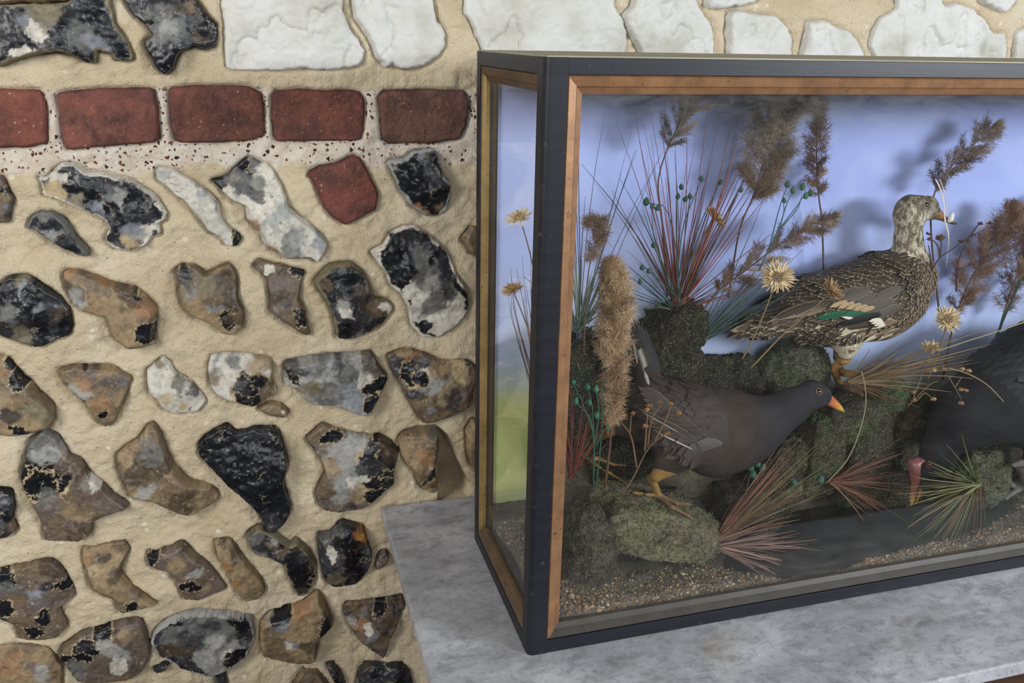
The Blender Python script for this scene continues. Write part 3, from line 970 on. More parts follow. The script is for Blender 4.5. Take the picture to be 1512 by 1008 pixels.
def ground_z(X, Y):
    p3 = np.stack([X, Y, np.zeros_like(X)], -1)
    z = 0.030 + 0.006 * fbm(p3, 22, 50, 4)
    # a mossy bank fills the left end and rises towards the back wall
    z = z + 0.055 * np.exp(-((X - 0.055) / 0.07) ** 2 - ((Y - 0.13) / 0.09) ** 2)
    z = z + (0.15 - 0.06 * np.clip((X - 0.6) / 0.2, 0, 1)) * np.clip((Y - 0.185) / 0.085, 0, 1) ** 1.4 * np.clip((X - 0.06) / 0.08, 0.25, 1)
    dp = sdist(X, Y, POOL)
    z = np.where(dp > -0.012, np.minimum(z, 0.026 - 0.012 * np.clip((dp + 0.012) / 0.02, 0, 1)), z)
    return z


def build_ground():
    xs, ys = np.arange(0.0165, CL - 0.016, 0.004), np.arange(0.0165, 0.2788, 0.004)
    X, Y = np.meshgrid(xs, ys, indexing='ij')
    Z = ground_z(X, Y)
    p3 = np.stack([X, Y, Z], -1)
    Z = Z + 0.0025 * fbm(p3, 120, 51, 3)
    idx = np.arange(X.size).reshape(X.shape)
    q = np.stack([idx[:-1, :-1], idx[1:, :-1], idx[1:, 1:], idx[:-1, 1:]], -1).reshape(-1, 4)
    n = fbm(p3, 18, 52, 4).ravel()
    c = lin((74, 66, 56)) + (lin((98, 94, 82)) - lin((74, 66, 56))) * np.clip(n * 1.5 + 0.5, 0, 1)[:, None]
    c = c + (lin((92, 94, 60)) - c) * np.clip(fbm(p3, 26, 53, 4).ravel() * 2 - 0.3, 0, 0.7)[:, None]
    o = mk('ground', np.stack([X, Y, Z], -1).reshape(-1, 3), [q], M['earth'], None, c)
    tag(o, 'dark earthy modelled bank covering the base of the display case', 'ground', kind='stuff')


build_ground()
g = G()
pc = POOL.mean(0)
ring = chaikin(POOL, 2, 0.75)
ring = pc + (ring - pc) * 1.06
k = len(ring)
V = np.array([[*p, 0.0235] for p in ring] + [[*pc, 0.0235]] + [[*p, 0.0205] for p in ring])
i_ = np.arange(k)
g.add(V, np.stack([np.full(k, k), i_, (i_ + 1) % k], 1), np.stack([i_, k + 1 + i_, k + 1 + (i_ + 1) % k, (i_ + 1) % k], 1))
tag(g.build('pool', M['pool'], None, smooth=False), 'dark glassy pool sunk in the gravel below the bent down bird', 'pool')


def build_gravel():
    rnd = np.random.RandomState(4)
    n = 12000
    x = 0.02 + rnd.rand(n) * (CL - 0.05)
    y = 0.0185 + np.abs(rnd.randn(n)) * 0.017
    # more of it in the corner by the left post
    y = np.where((x < 0.33) & (rnd.rand(n) < 0.5), 0.0185 + rnd.rand(n) * (0.03 + 0.07 * rnd.rand(n)), y)
    k2 = 900
    x = np.concatenate([x, 0.02 + rnd.rand(k2) * 0.06])
    y = np.concatenate([y, 0.03 + rnd.rand(k2) * 0.21])
    k3 = 500
    x = np.concatenate([x, 0.75 + rnd.rand(k3) * 0.3])
    y = np.concatenate([y, 0.04 + rnd.rand(k3) * 0.08])
    dp = sdist(x, y, POOL)
    keep = (dp < -0.002) & (y < 0.27)
    x, y = x[keep], y[keep]
    n = len(x)
    z = ground_z(x, y)
    V0, F0 = ico(1)
    r = 0.0010 + 0.0012 * rnd.rand(n) ** 2.2
    big = rnd.rand(n) < 0.012
    r = np.where(big, r * 2.0, r)
    R = rnd.rand(n, 3) * 0.7 + 0.65
    J = 1 + 0.35 * (rnd.rand(n, len(V0), 1) - 0.5)
    V = V0[None] * J * (R * r[:, None])[:, None, :]
    a = rnd.rand(n) * 6.283
    ca, sa = np.cos(a)[:, None], np.sin(a)[:, None]
    V = np.stack([V[..., 0] * ca - V[..., 1] * sa, V[..., 0] * sa + V[..., 1] * ca, V[..., 2]], -1)
    V += np.stack([x, y, z + r * 0.45], -1)[:, None, :]
    pal = np.array([lin(c) for c in [(150, 122, 88), (172, 150, 116), (120, 98, 74), (196, 184, 160), (92, 78, 64), (142, 108, 76), (110, 104, 98), (70, 62, 56), (180, 140, 86)]])
    c = pal[rnd.choice(len(pal), n, p=[.16, .10, .2, .04, .18, .12, .08, .08, .04])] * (0.45 + 0.5 * rnd.rand(n, 1))
    F = (F0[None] + (np.arange(n) * len(V0))[:, None, None]).reshape(-1, 3)
    o = mk('gravel', V.reshape(-1, 3), [F], M['gravel'], None, np.repeat(c, len(V0), 0), smooth=False)
    tag(o, 'coarse brown gravel strewn along the foot of the front pane', 'gravel', kind='stuff')


build_gravel()

ROCKS = []


def rock(label, c, r, seed, amp=0.28, moss=0.5, col=(70, 66, 56), mcol=(92, 104, 58), freq=3.0, rotz=0.0, sub=5, tilt=0.0, name='rock', boxy=0.0, fuzz=800):
    V0, F0 = ico(sub)
    V = V0.copy()
    if boxy:
        s = np.abs(V).max(1, keepdims=True)
        V = V * (1 - boxy) + V / s * boxy * 0.86
    rid = 1 - np.abs(fbm(V0, freq * 1.1, seed + 3, 4, 0.6)) * 2.2
    d = 1 + amp * fbm(V0, freq * 0.5, seed, 4, 0.5) - amp * 0.35 * np.clip(rid, 0, 1) ** 3 + amp * 0.30 * fbm(V0, freq * 4, seed + 4, 5, 0.7)
    V = V * d[:, None] * np.asarray(r)
    ct, st = math.cos(tilt), math.sin(tilt)
    V = np.stack([V[:, 0] * ct + V[:, 2] * st, V[:, 1], -V[:, 0] * st + V[:, 2] * ct], 1)
    ca, sa = math.cos(rotz), math.sin(rotz)
    V = np.stack([V[:, 0] * ca - V[:, 1] * sa, V[:, 0] * sa + V[:, 1] * ca, V[:, 2]], 1) + np.asarray(c)
    V[:, 1] = np.clip(V[:, 1], 0.0175, BY - 0.002)
    V[:, 2] = np.maximum(V[:, 2], 0.0135)
    n = fbm(V, 26, seed + 7, 5, 0.6)
    n2 = fbm(V, 60, seed + 8, 4, 0.6)
    C = lin(col) * (1.45 + 0.9 * n2[:, None])
    k = np.clip((n + moss - 0.55) * 3.2, 0, 0.75)[:, None]
    C = C * (1 - k) + lin(mcol) * (1 + 0.5 * n2[:, None]) * k
    o = mk(name, V, [F0], M['rock'], None, np.clip(C, 0.002, 1))
    tag(o, label, 'rock', 'rocks of the scenery in the display case')
    ROCKS.append(o)
    if fuzz:
        # a nap of dry moss fibres
        rnd = np.random.RandomState(seed)
        T = V[F0]
        nrm = np.cross(T[:, 1] - T[:, 0], T[:, 2] - T[:, 0])
        ar = np.linalg.norm(nrm, axis=1)
        nrm /= ar[:, None] + 1e-12
        # only where the front can be seen
        ok = (nrm[:, 1] < 0.3) & (nrm[:, 2] > -0.5)
        pr = ar * ok
        f = rnd.choice(len(F0), fuzz, p=pr / pr.sum())
        w = rnd.dirichlet((1, 1, 1), fuzz)
        A = (T[f] * w[..., None]).sum(1)
        D = nrm[f] + 0.8 * rnd.randn(fuzz, 3)
        D /= np.linalg.norm(D, axis=1)[:, None]
        Lh = (0.0025 + 0.004 * rnd.rand(fuzz))[:, None]
        B_ = A + D * Lh * 0.6
        E_ = A + D * Lh + np.array([0, 0, -0.25]) * Lh
        cols = C[F0[f, 0]] * (0.6 + 1.2 * rnd.rand(fuzz, 1) ** 2)
        g = G()
        g.spikes(A - D * 0.001, B_, E_, 0.00035, np.clip(cols, 0.002, 0.6))
        tag(g.build('moss', M['fluff'], o), 'dry moss fibres', kind='stuff')
    return o


def rpx(px, py, y, rx, ry_m, rz):
    """centre from a pixel at depth y, radii rx, rz given in pixels, ry in metres"""
    c = at(px, py, y)
    s = mpp(c)
    return c, (rx * s, ry_m, rz * s)


def R(label, px, py, y, rx, ry, rz, seed, **kw):
    c, r = rpx(px, py, y, rx, ry, rz)
    return rock(label, c, r, seed, **kw)


R('low mossy rock slab at the front left under the striding bird', 962, 772, 0.118, 108, 0.055, 44, 1, moss=0.7, mcol=(140, 140, 104), col=(112, 106, 88), amp=0.14, tilt=0.3, boxy=0.9, fuzz=1800)
R('tall mossy stump rising behind the lifted dark tail', 992, 505, 0.215, 52, 0.045, 66, 2, moss=0.45, col=(58, 56, 46), mcol=(80, 88, 52), amp=0.4, boxy=0.5)
R('lower stump shoulder behind the left bird back', 1020, 585, 0.225, 75, 0.04, 70, 22, moss=0.35, col=(52, 50, 42), amp=0.35, boxy=0.3)
R('dark mossy mound in the left back corner', 856, 575, 0.215, 42, 0.05, 100, 3, moss=0.45, col=(54, 52, 46), mcol=(68, 80, 54), amp=0.35, boxy=0.4)
R('small dark rock between the stump and the duck', 1088, 560, 0.235, 38, 0.035, 42, 4, moss=0.35, col=(48, 46, 40), amp=0.35)
R('rounded lichen covered rock under the duck tail', 1172, 548, 0.225, 58, 0.045, 52, 5, moss=0.6, col=(78, 78, 66), mcol=(94, 104, 74), amp=0.18)
R('flat perch rock beneath the duck foot', 1256, 616, 0.198, 74, 0.045, 42, 6, moss=0.5, col=(66, 64, 54), mcol=(88, 98, 62), amp=0.2, boxy=0.5)
R('pale green rock beside the duck foot', 1308, 580, 0.185, 30, 0.03, 28, 7, moss=0.7, col=(96, 100, 82), mcol=(84, 106, 72), amp=0.25, boxy=0.3)
R('green streaked upright rock below the orange bill', 1206, 668, 0.190, 34, 0.035, 78, 8, moss=0.42, col=(74, 68, 54), mcol=(66, 90, 54), amp=0.2, boxy=0.6)
R('narrow brown upright rock behind the left breast', 1150, 690, 0.195, 34, 0.04, 62, 9, moss=0.45, col=(66, 60, 48), mcol=(80, 84, 52), amp=0.22, boxy=0.5)
R('square sided upright rock right of the green streak', 1268, 680, 0.195, 40, 0.04, 80, 10, moss=0.5, col=(62, 62, 52), mcol=(76, 88, 58), amp=0.16, boxy=0.75)
R('rounded brown rock tucked behind the straw tuft', 1332, 612, 0.215, 28, 0.035, 38, 11, moss=0.4, col=(84, 72, 54), mcol=(80, 84, 50), amp=0.22)
R('pale knobbly rock behind the red shield', 1334, 668, 0.215, 26, 0.03, 24, 12, moss=0.4, col=(92, 90, 78), mcol=(84, 92, 64), amp=0.3)
R('lichen covered rock under the black breast', 1452, 705, 0.125, 42, 0.04, 48, 13, moss=0.55, col=(88, 88, 74), mcol=(96, 108, 72), amp=0.28)
R('mossy rock at the far right under the black bird', 1530, 720, 0.135, 60, 0.05, 42, 14, moss=0.5, col=(72, 66, 52), mcol=(86, 92, 52), amp=0.28)
R('dark rock behind the legs of the black bird', 1440, 640, 0.235, 80, 0.035, 90, 15, moss=0.3, col=(46, 44, 38), amp=0.3, boxy=0.3)
R('dark overhanging rock behind the left bird', 925, 640, 0.245, 70, 0.028, 90, 16, moss=0.25, col=(34, 33, 30), amp=0.3, boxy=0.3)
R('dark rock hollow behind the left breast', 1110, 640, 0.248, 85, 0.026, 75, 17, moss=0.25, col=(36, 35, 31), amp=0.3, boxy=0.3)
R('grey mossy bank at the left front corner', 866, 800, 0.085, 48, 0.045, 62, 18, moss=0.35, col=(88, 82, 72), mcol=(96, 98, 74), amp=0.25)
R('dark foot of the rocks behind the pool', 1330, 722, 0.215, 95, 0.045, 36, 20, moss=0.4, col=(54, 48, 38), mcol=(70, 76, 44), amp=0.3, boxy=0.3)
R('dark foot of the rocks under the left breast', 1110, 745, 0.20, 70, 0.05, 40, 21, moss=0.45, col=(52, 48, 40), mcol=(66, 86, 58), amp=0.35, boxy=0.3)

# ------------------------------------------------------------------ birds: one continuous body surface each, from a smooth union of tapered limbs
def smin(a, b, k):
    h = np.clip(0.5 + 0.5 * (b - a) / k, 0, 1)
    return b * (1 - h) + a * h - k * h * (1 - h)


def sdf_mesh(prims, h):
    """prims: (a, b, ra, rb, sy, k) tapered capsules (sy widens them along y). Returns vertices, quads of the smooth union's surface"""
    lo = np.min([np.minimum(p[0], p[1]) - max(p[2], p[3]) * max(1, p[4]) for p in prims], 0) - 4 * h
    hi = np.max([np.maximum(p[0], p[1]) + max(p[2], p[3]) * max(1, p[4]) for p in prims], 0) + 4 * h
    n = np.ceil((hi - lo) / h).astype(int) + 1
    ax = [lo[i] + h * np.arange(n[i]) for i in range(3)]
    F = np.full(n, 0.05, np.float32)
    for a, b, ra, rb, sy, k in prims:
        a, b = np.asarray(a, float), np.asarray(b, float)
        m_ = max(ra, rb) * max(1, sy) + 2 * k + 3 * h
        sl = [slice(max(0, int((min(a[i], b[i]) - m_ - lo[i]) / h)), int((max(a[i], b[i]) + m_ - lo[i]) / h) + 2) for i in range(3)]
        X, Y, Z = np.meshgrid(*[ax[i][sl[i]] for i in range(3)], indexing='ij')
        d = b - a
        d2 = np.array([d[0], d[1] / sy, d[2]])
        px, py, pz = X - a[0], (Y - a[1]) / sy, Z - a[2]
        t = np.clip((px * d2[0] + py * d2[1] + pz * d2[2]) / (d2 @ d2 + 1e-12), 0, 1)
        dist = np.sqrt((px - t * d2[0]) ** 2 + (py - t * d2[1]) ** 2 + (pz - t * d2[2]) ** 2) - (ra + t * (rb - ra))
        F[tuple(sl)] = smin(F[tuple(sl)], dist.astype(np.float32), k)
    S = F < 0
    # surface nets
    cnt = np.zeros(n - 1, np.float32)
    P = np.zeros((*(n - 1), 3), np.float32)
    nx, ny, nz = n
    for axis in range(3):
        for o1, o2 in itertools.product((0, 1), (0, 1)):
            oth = [i for i in range(3) if i != axis]
            s0, s1 = [None] * 3, [None] * 3
            s0[axis], s1[axis] = slice(0, n[axis] - 1), slice(1, n[axis])
            for q, o in zip(oth, (o1, o2)):
                s0[q] = s1[q] = slice(o, n[q] - 1 + o)
            f0, f1 = F[tuple(s0)], F[tuple(s1)]
            cr = (f0 < 0) != (f1 < 0)
            t = np.where(cr, f0 / np.where(cr, f0 - f1, 1), 0)
            cnt += cr
            P[..., axis] += np.where(cr, t, 0)
            for q, o in zip(oth, (o1, o2)):
                P[..., q] += np.where(cr, o, 0)
    act = cnt > 0
    vid = np.full(n - 1, -1, np.int64)
    vid[act] = np.arange(act.sum())
    ijk = np.argwhere(act)
    V = lo + h * (ijk + P[act] / cnt[act][:, None])
    Q = []
    for axis in range(3):
        u, v = [(1, 2), (2, 0), (0, 1)][axis]
        s0, s1 = [slice(1, -1)] * 3, [slice(1, -1)] * 3
        s0[axis], s1[axis] = slice(0, n[axis] - 1), slice(1, n[axis])
        a, b = S[tuple(s0)], S[tuple(s1)]
        for inside, flip in ((a & ~b, False), (~a & b, True)):
            e = np.argwhere(inside)
            if not len(e):
                continue
            off = np.ones(3, int)
            off[axis] = 0
            e = e + off
            du, dv = np.eye(3, dtype=int)[u], np.eye(3, dtype=int)[v]
            q = np.stack([vid[tuple((e - du - dv).T)], vid[tuple((e - dv).T)], vid[tuple(e.T)], vid[tuple((e - du).T)]], 1)
            Q.append(q[:, ::-1] if flip else q)
    Q = np.concatenate(Q)
    # two rounds of smoothing
    E = np.concatenate([Q[:, [0, 1]], Q[:, [1, 2]], Q[:, [2, 3]], Q[:, [3, 0]]])
    for _ in range(2):
        acc, c = np.zeros_like(V), np.zeros(len(V))
        np.add.at(acc, E[:, 0], V[E[:, 1]])
        np.add.at(acc, E[:, 1], V[E[:, 0]])
        np.add.at(c, E[:, 0], 1)
        np.add.at(c, E[:, 1], 1)
        V = 0.5 * V + 0.5 * acc / c[:, None]
    return V, Q


def vnorm(V, Q):
    N = np.cross(V[Q[:, 2]] - V[Q[:, 0]], V[Q[:, 3]] - V[Q[:, 1]])
    out = np.zeros_like(V)
    for k in range(4):
        np.add.at(out, Q[:, k], N)
    return out / (np.linalg.norm(out, axis=1)[:, None] + 1e-12)


class Bird:
    def __init__(self, y0, ref):
        self.y0 = y0
        self.s = mpp(at(*ref, y0))
        self.prims = []

    def p(self, px, py, dy=0.0):
        q = at(px, py, self.y0)
        return np.array([q[0], self.y0 + dy, q[2]])

    def cap(self, a, b, ra, rb, sy=1.0, k=0.018, da=0.0, db=None):
        """capsule between photo pixels, radii in photo pixels, da/db: depth offset in metres"""
        self.prims.append((self.p(*a, da), self.p(*b, da if db is None else db), ra * self.s, rb * self.s, sy, k))

    def limb(self, pts, rad, k=0.004):
        """pts: (px, py, depth offset)"""
        for (a, ra), (b, rb) in zip(zip(pts, rad), zip(pts[1:], rad[1:])):
            self.prims.append((self.p(*a), self.p(*b), ra * self.s, rb * self.s, 1.0, k))

    def foot(self, pts, rad, k=0.004):
        """a toe resting on the rocks or the ground: each pixel is where the eye's ray meets them"""
        Q = [ground_hit(x, y) for x, y in pts]
        for a, b, ra, rb in zip(Q, Q[1:], rad, rad[1:]):
            lift = np.array([0, -0.0012, 0.0022])
            self.prims.append((a + lift + [0, 0, ra * self.s * 0.7], b + lift + [0, 0, rb * self.s * 0.7], ra * self.s, rb * self.s, 1.0, k))
        return Q

    def leg(self, pts, rad, toe, k=0.004):
        """a leg from the thigh (px, py, depth offset) down to the pixel where the foot stands; returns the ankle"""
        W = [self.p(*q) for q in pts]
        f = ground_hit(*toe)
        f = f + [0, 0, rad[-1] * self.s * 0.8]
        # intermediate joints slide in depth towards the foot but stay on their pixels
        n = len(W)
        W = [W[0]] + [at(q[0], q[1], W[0][1] + (f[1] - W[0][1]) * i / n) for i, q in enumerate(pts[1:], 1)] + [f]
        for a, b, ra, rb in zip(W, W[1:], rad, rad[1:]):
            self.prims.append((a, b, ra * self.s, rb * self.s, 1.0, k))
        return f

    def mesh(self, h=0.0018):
        self.V, self.Q = sdf_mesh(self.prims, h)
        self.N = vnorm(self.V, self.Q)
        W = self.V.copy()
        W[:, 1] = self.y0
        self.px = proj(W)
        self.bvh = BVHTree.FromPolygons([tuple(v) for v in self.V], [tuple(int(i) for i in q) for q in self.Q])
        return self

    def surf(self, px, py):
        """the body's surface point and normal seen through a photo pixel"""
        d = Vector(ray(px, py)).normalized()
        loc, nor, i, dist = self.bvh.ray_cast(Vector(CAM), d)
        if loc is None:
            q = self.p(px, py)
            loc, nor, i, dist = self.bvh.find_nearest(Vector(q))
            return q, -AX_F
        n = np.array(nor)
        return np.array(loc), n if n @ AX_F < 0 else -n


def feathers(name, parent, A, D, N, L, W, lift, col, fringe, seed=0, nu=5, nv=8, base=0.0006, camber=0.25, point=0.0, mat='feather'):
    """overlapping feathers: A roots (n,3), D directions, N normals, L lengths, W half widths, col / fringe (n,3)"""
    A, D, N = (np.asarray(x, float) for x in (A, D, N))
    n = len(A)
    L, W, lift = (np.broadcast_to(np.asarray(x, float), (n,)) for x in (L, W, lift))
    D = D - (D * N).sum(1)[:, None] * N
    D /= np.linalg.norm(D, axis=1)[:, None] + 1e-12
    S = np.cross(N, D)
    v = np.linspace(0, 1, nv)
    u = np.linspace(-1, 1, nu)
    prof = np.power(np.clip(np.sin(np.pi * (0.10 + 0.90 * v)), 0, 1), 0.55) * (1 - point * v)
    prof[-1] = 0.12
    prof[0] = 0.4
    UU, VV = np.meshgrid(u, v, indexing='xy')
    WW = UU * prof[:, None]
    dip = np.where(VV > 0.8, -(np.abs(UU) ** 2) * 0.08, 0)
    Pn = (A[:, None, None, :] + D[:, None, None, :] * (L[:, None, None] * (VV + dip))[..., None]
          + S[:, None, None, :] * (W[:, None, None] * WW)[..., None]
          + N[:, None, None, :] * (base + lift[:, None, None] * np.sin(VV * np.pi * 0.55) - camber * W[:, None, None] * WW ** 2)[..., None])
    k = nu * nv
    idx = np.arange(k).reshape(nv, nu)
    q = np.stack([idx[:-1, :-1], idx[:-1, 1:], idx[1:, 1:], idx[1:, :-1]], -1).reshape(-1, 4)
    F = (q[None] + (np.arange(n) * k)[:, None, None]).reshape(-1, 4)
    uv = np.tile(np.stack([UU * 0.5 + 0.5, VV], -1).reshape(-1, 2), (n, 1))
    o = mk(name, Pn.reshape(-1, 3), [F], M[mat], parent, np.repeat(np.broadcast_to(np.asarray(col, float), (n, 3)), k, 0), True, uv)
    a = o.data.color_attributes.new('Fringe', 'FLOAT_COLOR', 'POINT')
    c = np.ones((n * k, 4))
    c[:, :3] = np.repeat(np.broadcast_to(np.asarray(fringe, float), (n, 3)), k, 0)
    a.data.foreach_set('color', c.ravel())
    return o


def scatter(bird, region, spacing, seed):
    """indices of body vertices inside region(px, N) at least spacing apart"""
    rnd = np.random.RandomState(seed)
    ok = np.nonzero(region(bird.px, bird.N, bird.V))[0]
    rnd.shuffle(ok)
    cells, out = {}, []
    for i in ok:
        p = bird.V[i]
        key = tuple(np.floor(p / spacing).astype(int))
        if any(np.sum((bird.V[j] - p) ** 2) < spacing ** 2 for d in itertools.product((-1, 0, 1), repeat=3) for j in cells.get((key[0] + d[0], key[1] + d[1], key[2] + d[2]), ())):
            continue
        cells.setdefault(key, []).append(i)
        out.append(i)
    return np.array(out)


def inpoly(px, poly):
    P = np.asarray(poly, float)
    return sdist(px[:, 0], px[:, 1], P) > 0


def px_feathers(bird, rows, name, parent, seed, mirror=True, label=None, **kw):
    out = None
    for side in (1, -1) if mirror else (1,):
        o = px_feathers_side(bird, rows, name, parent, seed, side, **kw)
        if label:
            tag(o, label)
        out = out or o
    return out


def px_feathers_side(bird, rows, name, parent, seed, only, **kw):
    """feathers laid on the body between two photo pixels: (x0, y0, x1, y1, half width px, colour, fringe, lift mm); also mirrored on the far side"""
    A, D, N, L, W, LI, C, Fr = [], [], [], [], [], [], [], []
    for x0, y0, x1, y1, w, c, f, li in rows:
        a, na = bird.surf(x0, y0)
        b, nb = bird.surf(x1, y1)
        n = na + 0.4 * nb
        n /= np.linalg.norm(n)
        off = li / 1000
        for side in (only,):
            A_, B_, N_ = (a + n * off).copy(), (b + n * off * 1.3).copy(), n.copy()
            if side < 0:
                A_[1], B_[1], N_[1] = 2 * bird.y0 - A_[1], 2 * bird.y0 - B_[1], -N_[1]
            A.append(A_); D.append(B_ - A_); N.append(N_ - D[-1] * (N_ @ D[-1]) / (D[-1] @ D[-1]))
            N[-1] /= np.linalg.norm(N[-1])
            L.append(np.linalg.norm(B_ - A_)); W.append(w * bird.s); LI.append(0.0008); C.append(lin(c)); Fr.append(lin(f))
    return feathers(name, parent, A, D, N, L, W, LI, C, Fr, seed, **kw)


def eye(bird, px, py, r, parent, iris, ring=None):
    p, n = bird.surf(px, py)
    g = G()
    R_ = r * bird.s
    g.ball(p - n * R_ * 0.35, R_, 16, 12, lin(iris))
    o = g.build('eye', M['eye'], parent)
    # pupil: the cap that faces outwards
    me = o.data
    co = np.empty(len(me.vertices) * 3)
    me.vertices.foreach_get('co', co)
    co = co.reshape(-1, 3) - (p - n * R_ * 0.35)
    cc = np.ones((len(co), 4))
    cc[:, :3] = np.where((co @ n / R_ > 0.80)[:, None], lin((8, 7, 8)), lin(iris))
    me.color_attributes['Col'].data.foreach_set('color', cc.ravel())
    if ring:
        a = np.cross(n, [0, 0, 1.0]); a /= np.linalg.norm(a)
        b = np.cross(n, a)
        g = G()
        t = np.linspace(0, 2 * np.pi, 17)
        g.tube([p + n * R_ * 0.1 + R_ * 1.05 * (math.cos(x) * a + math.sin(x) * b) for x in t], R_ * 0.2, 6, lin(ring), cap=False)
        g.build('eyelid', M['horn'], parent)


def loft(g, secs, col, seg=14):
    """secs: (centre, half height vector, half width vector, colour)"""
    ang = np.arange(seg) * 2 * np.pi / seg
    V, C = [], []
    for c, hv, wv, cl in secs:
        V.append(np.asarray(c) + np.sin(ang)[:, None] * hv + np.cos(ang)[:, None] * wv)
        C.append(np.repeat(lin(cl)[None], seg, 0))
    V.append(np.array([secs[0][0], secs[-1][0]]))
    C.append(np.array([lin(secs[0][3]), lin(secs[-1][3])]))
    n = len(secs)
    k = np.arange(seg)
    F4 = np.concatenate([np.stack([i * seg + k, i * seg + (k + 1) % seg, (i + 1) * seg + (k + 1) % seg, (i + 1) * seg + k], 1) for i in range(n - 1)])
    F3 = np.concatenate([np.stack([np.full(seg, n * seg), (k + 1) % seg, k], 1), np.stack([np.full(seg, n * seg + 1), (n - 1) * seg + k, (n - 1) * seg + (k + 1) % seg], 1)])
    g.add(np.concatenate(V), F3, F4, np.concatenate(C))


def bill(bird, name, parent, rows, up, label=None):
    """rows: (px, py, half height px, half width px, colour) from the face to the tip; up: the bill's up direction in the picture plane"""
    g = G()
    u = np.array([up[0], 0, up[1]], float)
    u /= np.linalg.norm(u)
    loft(g, [(bird.p(x, y), u * hh * bird.s, np.array([0, 1.0, 0]) * ww * bird.s, c) for x, y, hh, ww, c in rows], None)
    o = g.build(name, M['horn'], parent)
    if label:
        tag(o, label)
    return o


GROUND_BVH = []


def ground_hit(px, py):
    if not GROUND_BVH:
        for o in [bpy.data.objects['ground']] + ROCKS:
            me = o.data
            GROUND_BVH.append(BVHTree.FromPolygons([tuple(v.co) for v in me.vertices], [tuple(p.vertices) for p in me.polygons]))
    d = Vector(ray(px, py)).normalized()
    best = None
    for t in GROUND_BVH:
        loc, n, i, dist = t.ray_cast(Vector(CAM), d)
        if loc is not None and (best is None or dist < best[0]):
            best = (dist, np.array(loc))
    return best[1] if best else at(px, py, 0.24)



# ---- the duck
DK = Bird(0.205, (1260, 440))
c = DK.cap
c((1308, 432), (1205, 455), 60, 47, 0.95)
c((1205, 455), (1125, 478), 44, 15, 1.15)
c((1125, 478), (1096, 487), 13, 6, 1.9)
c((1318, 425), (1342, 412), 55, 36, 0.9)
c((1295, 455), (1220, 476), 50, 36, 0.9)
c((1345, 402), (1341, 352), 32, 18, 0.95)
c((1341, 352), (1342, 320), 18, 19, 0.95, 0.012)
c((1345, 312), (1368, 307), 25, 18, 0.85, 0.010)
c((1234, 496), (1231, 520), 24, 10, 0.9, 0.012, -0.028)
c((1262, 496), (1255, 516), 22, 9, 0.9, 0.012, 0.030)
DK.leg([(1231, 518, -.028), (1230, 544, -.028)], [8, 5.5, 5.5], (1240, 572))
for toe in ([(1240, 572), (1255, 579), (1273, 587)], [(1240, 572), (1257, 575), (1281, 579)], [(1240, 572), (1256, 570), (1278, 570)], [(1246, 575), (1270, 582)], [(1248, 573), (1272, 575)]):
    DK.foot(toe, [5, 3.6, 2.4])
DK.foot([(1240, 572), (1232, 574)], [4, 2.4])
DK.limb([(1255, 515, .03), (1253, 536, .03), (1258, 556, .03), (1262, 560, .03)], [8, 5.5, 5, 5])
DK.limb([(1262, 560, .03), (1284, 566, .024)], [5, 2.8])
DK.limb([(1262, 560, .03), (1288, 560, .034)], [5, 2.8])
DK.mesh()


def duck_col(b):
    X, Y = b.px[:, 0], b.px[:, 1]
    p = b.V
    n1, n2 = fbm(p, 60, 70, 3), fbm(p * np.array([1, 1, 0.45]), 260, 71, 2)
    st = np.clip(n2 * 2.2 + 0.5, 0, 1)[:, None]
    head = lin((134, 122, 102)) * (1 - st) + lin((214, 204, 184)) * st
    crown = np.clip((0.55 * (X - 1340) - (Y - 303)) / 14 + 0.3, 0, 1)[:, None] * (Y < 335)[:, None]
    head = head * (1 - 0.55 * crown) + lin((66, 54, 42)) * 0.55 * crown
    body = lin((92, 78, 64)) * (1 - st) + lin((140, 124, 102)) * st
    belly = lin((214, 202, 178)) * (0.9 + 0.2 * st)
    belly = np.where(((fbm(p * np.array([0.5, 1, 1.3]), 90, 74, 3) > 0.12) & (X < 1330))[:, None], lin((132, 108, 84)), belly)
    line = 500 - 0.10 * (X - 1200) - np.clip(X - 1320, 0, 90) * 0.75
    kb = np.clip((Y - line + 10 * n1 + 12) / 10, 0, 1)[:, None]
    C = body * (1 - kb) + belly * kb
    kh = np.clip((385 + 6 * n1 - Y) / 14, 0, 1)[:, None]
    C = C * (1 - kh) + head * kh
    Y = np.where(Y > 520, proj(b.V)[:, 1], Y)
    leg = np.clip((Y - 527) / 3, 0, 1)[:, None]
    lc = lin((196, 146, 84)) * (1 + 0.3 * n1[:, None])
    foot = np.clip((Y - 563) / 5, 0, 1)[:, None]
    lc = lc * (1 - foot) + lin((122, 94, 78)) * foot
    return np.clip(C * (1 - leg) + lc * leg, 0, 1)


DUCK = thing('duck', 'brown mottled duck standing tall on the rocks with a green wing patch', 'duck', DK.p(1240, 580, -0.028))
mk('body', DK.V, [DK.Q], M['speckle'], DUCK, duck_col(DK))
back = [(1090, 482), (1150, 432), (1200, 392), (1250, 372), (1315, 366), (1345, 376), (1365, 392), (1385, 412), (1386, 428), (1362, 440), (1330, 455), (1300, 462), (1200, 500), (1120, 494)]
flow = np.array([-0.92, 0, -0.38])
ids = scatter(DK, lambda px, N, V: inpoly(px, back), 0.0062, 1)
X, Y = DK.px[ids, 0], DK.px[ids, 1]
r = np.random.RandomState(3)
br = np.clip((X - 1318 + 0.6 * (Y - 400)) / 30, 0, 1)[:, None]     # breast feathers are paler and smaller
colr = lin((52, 44, 38)) * (0.8 + 0.4 * r.rand(len(ids), 1))
frin = lin((158, 140, 112)) * (0.7 + 0.5 * r.rand(len(ids), 1))
colr = colr * (1 - br) + lin((84, 66, 50)) * br
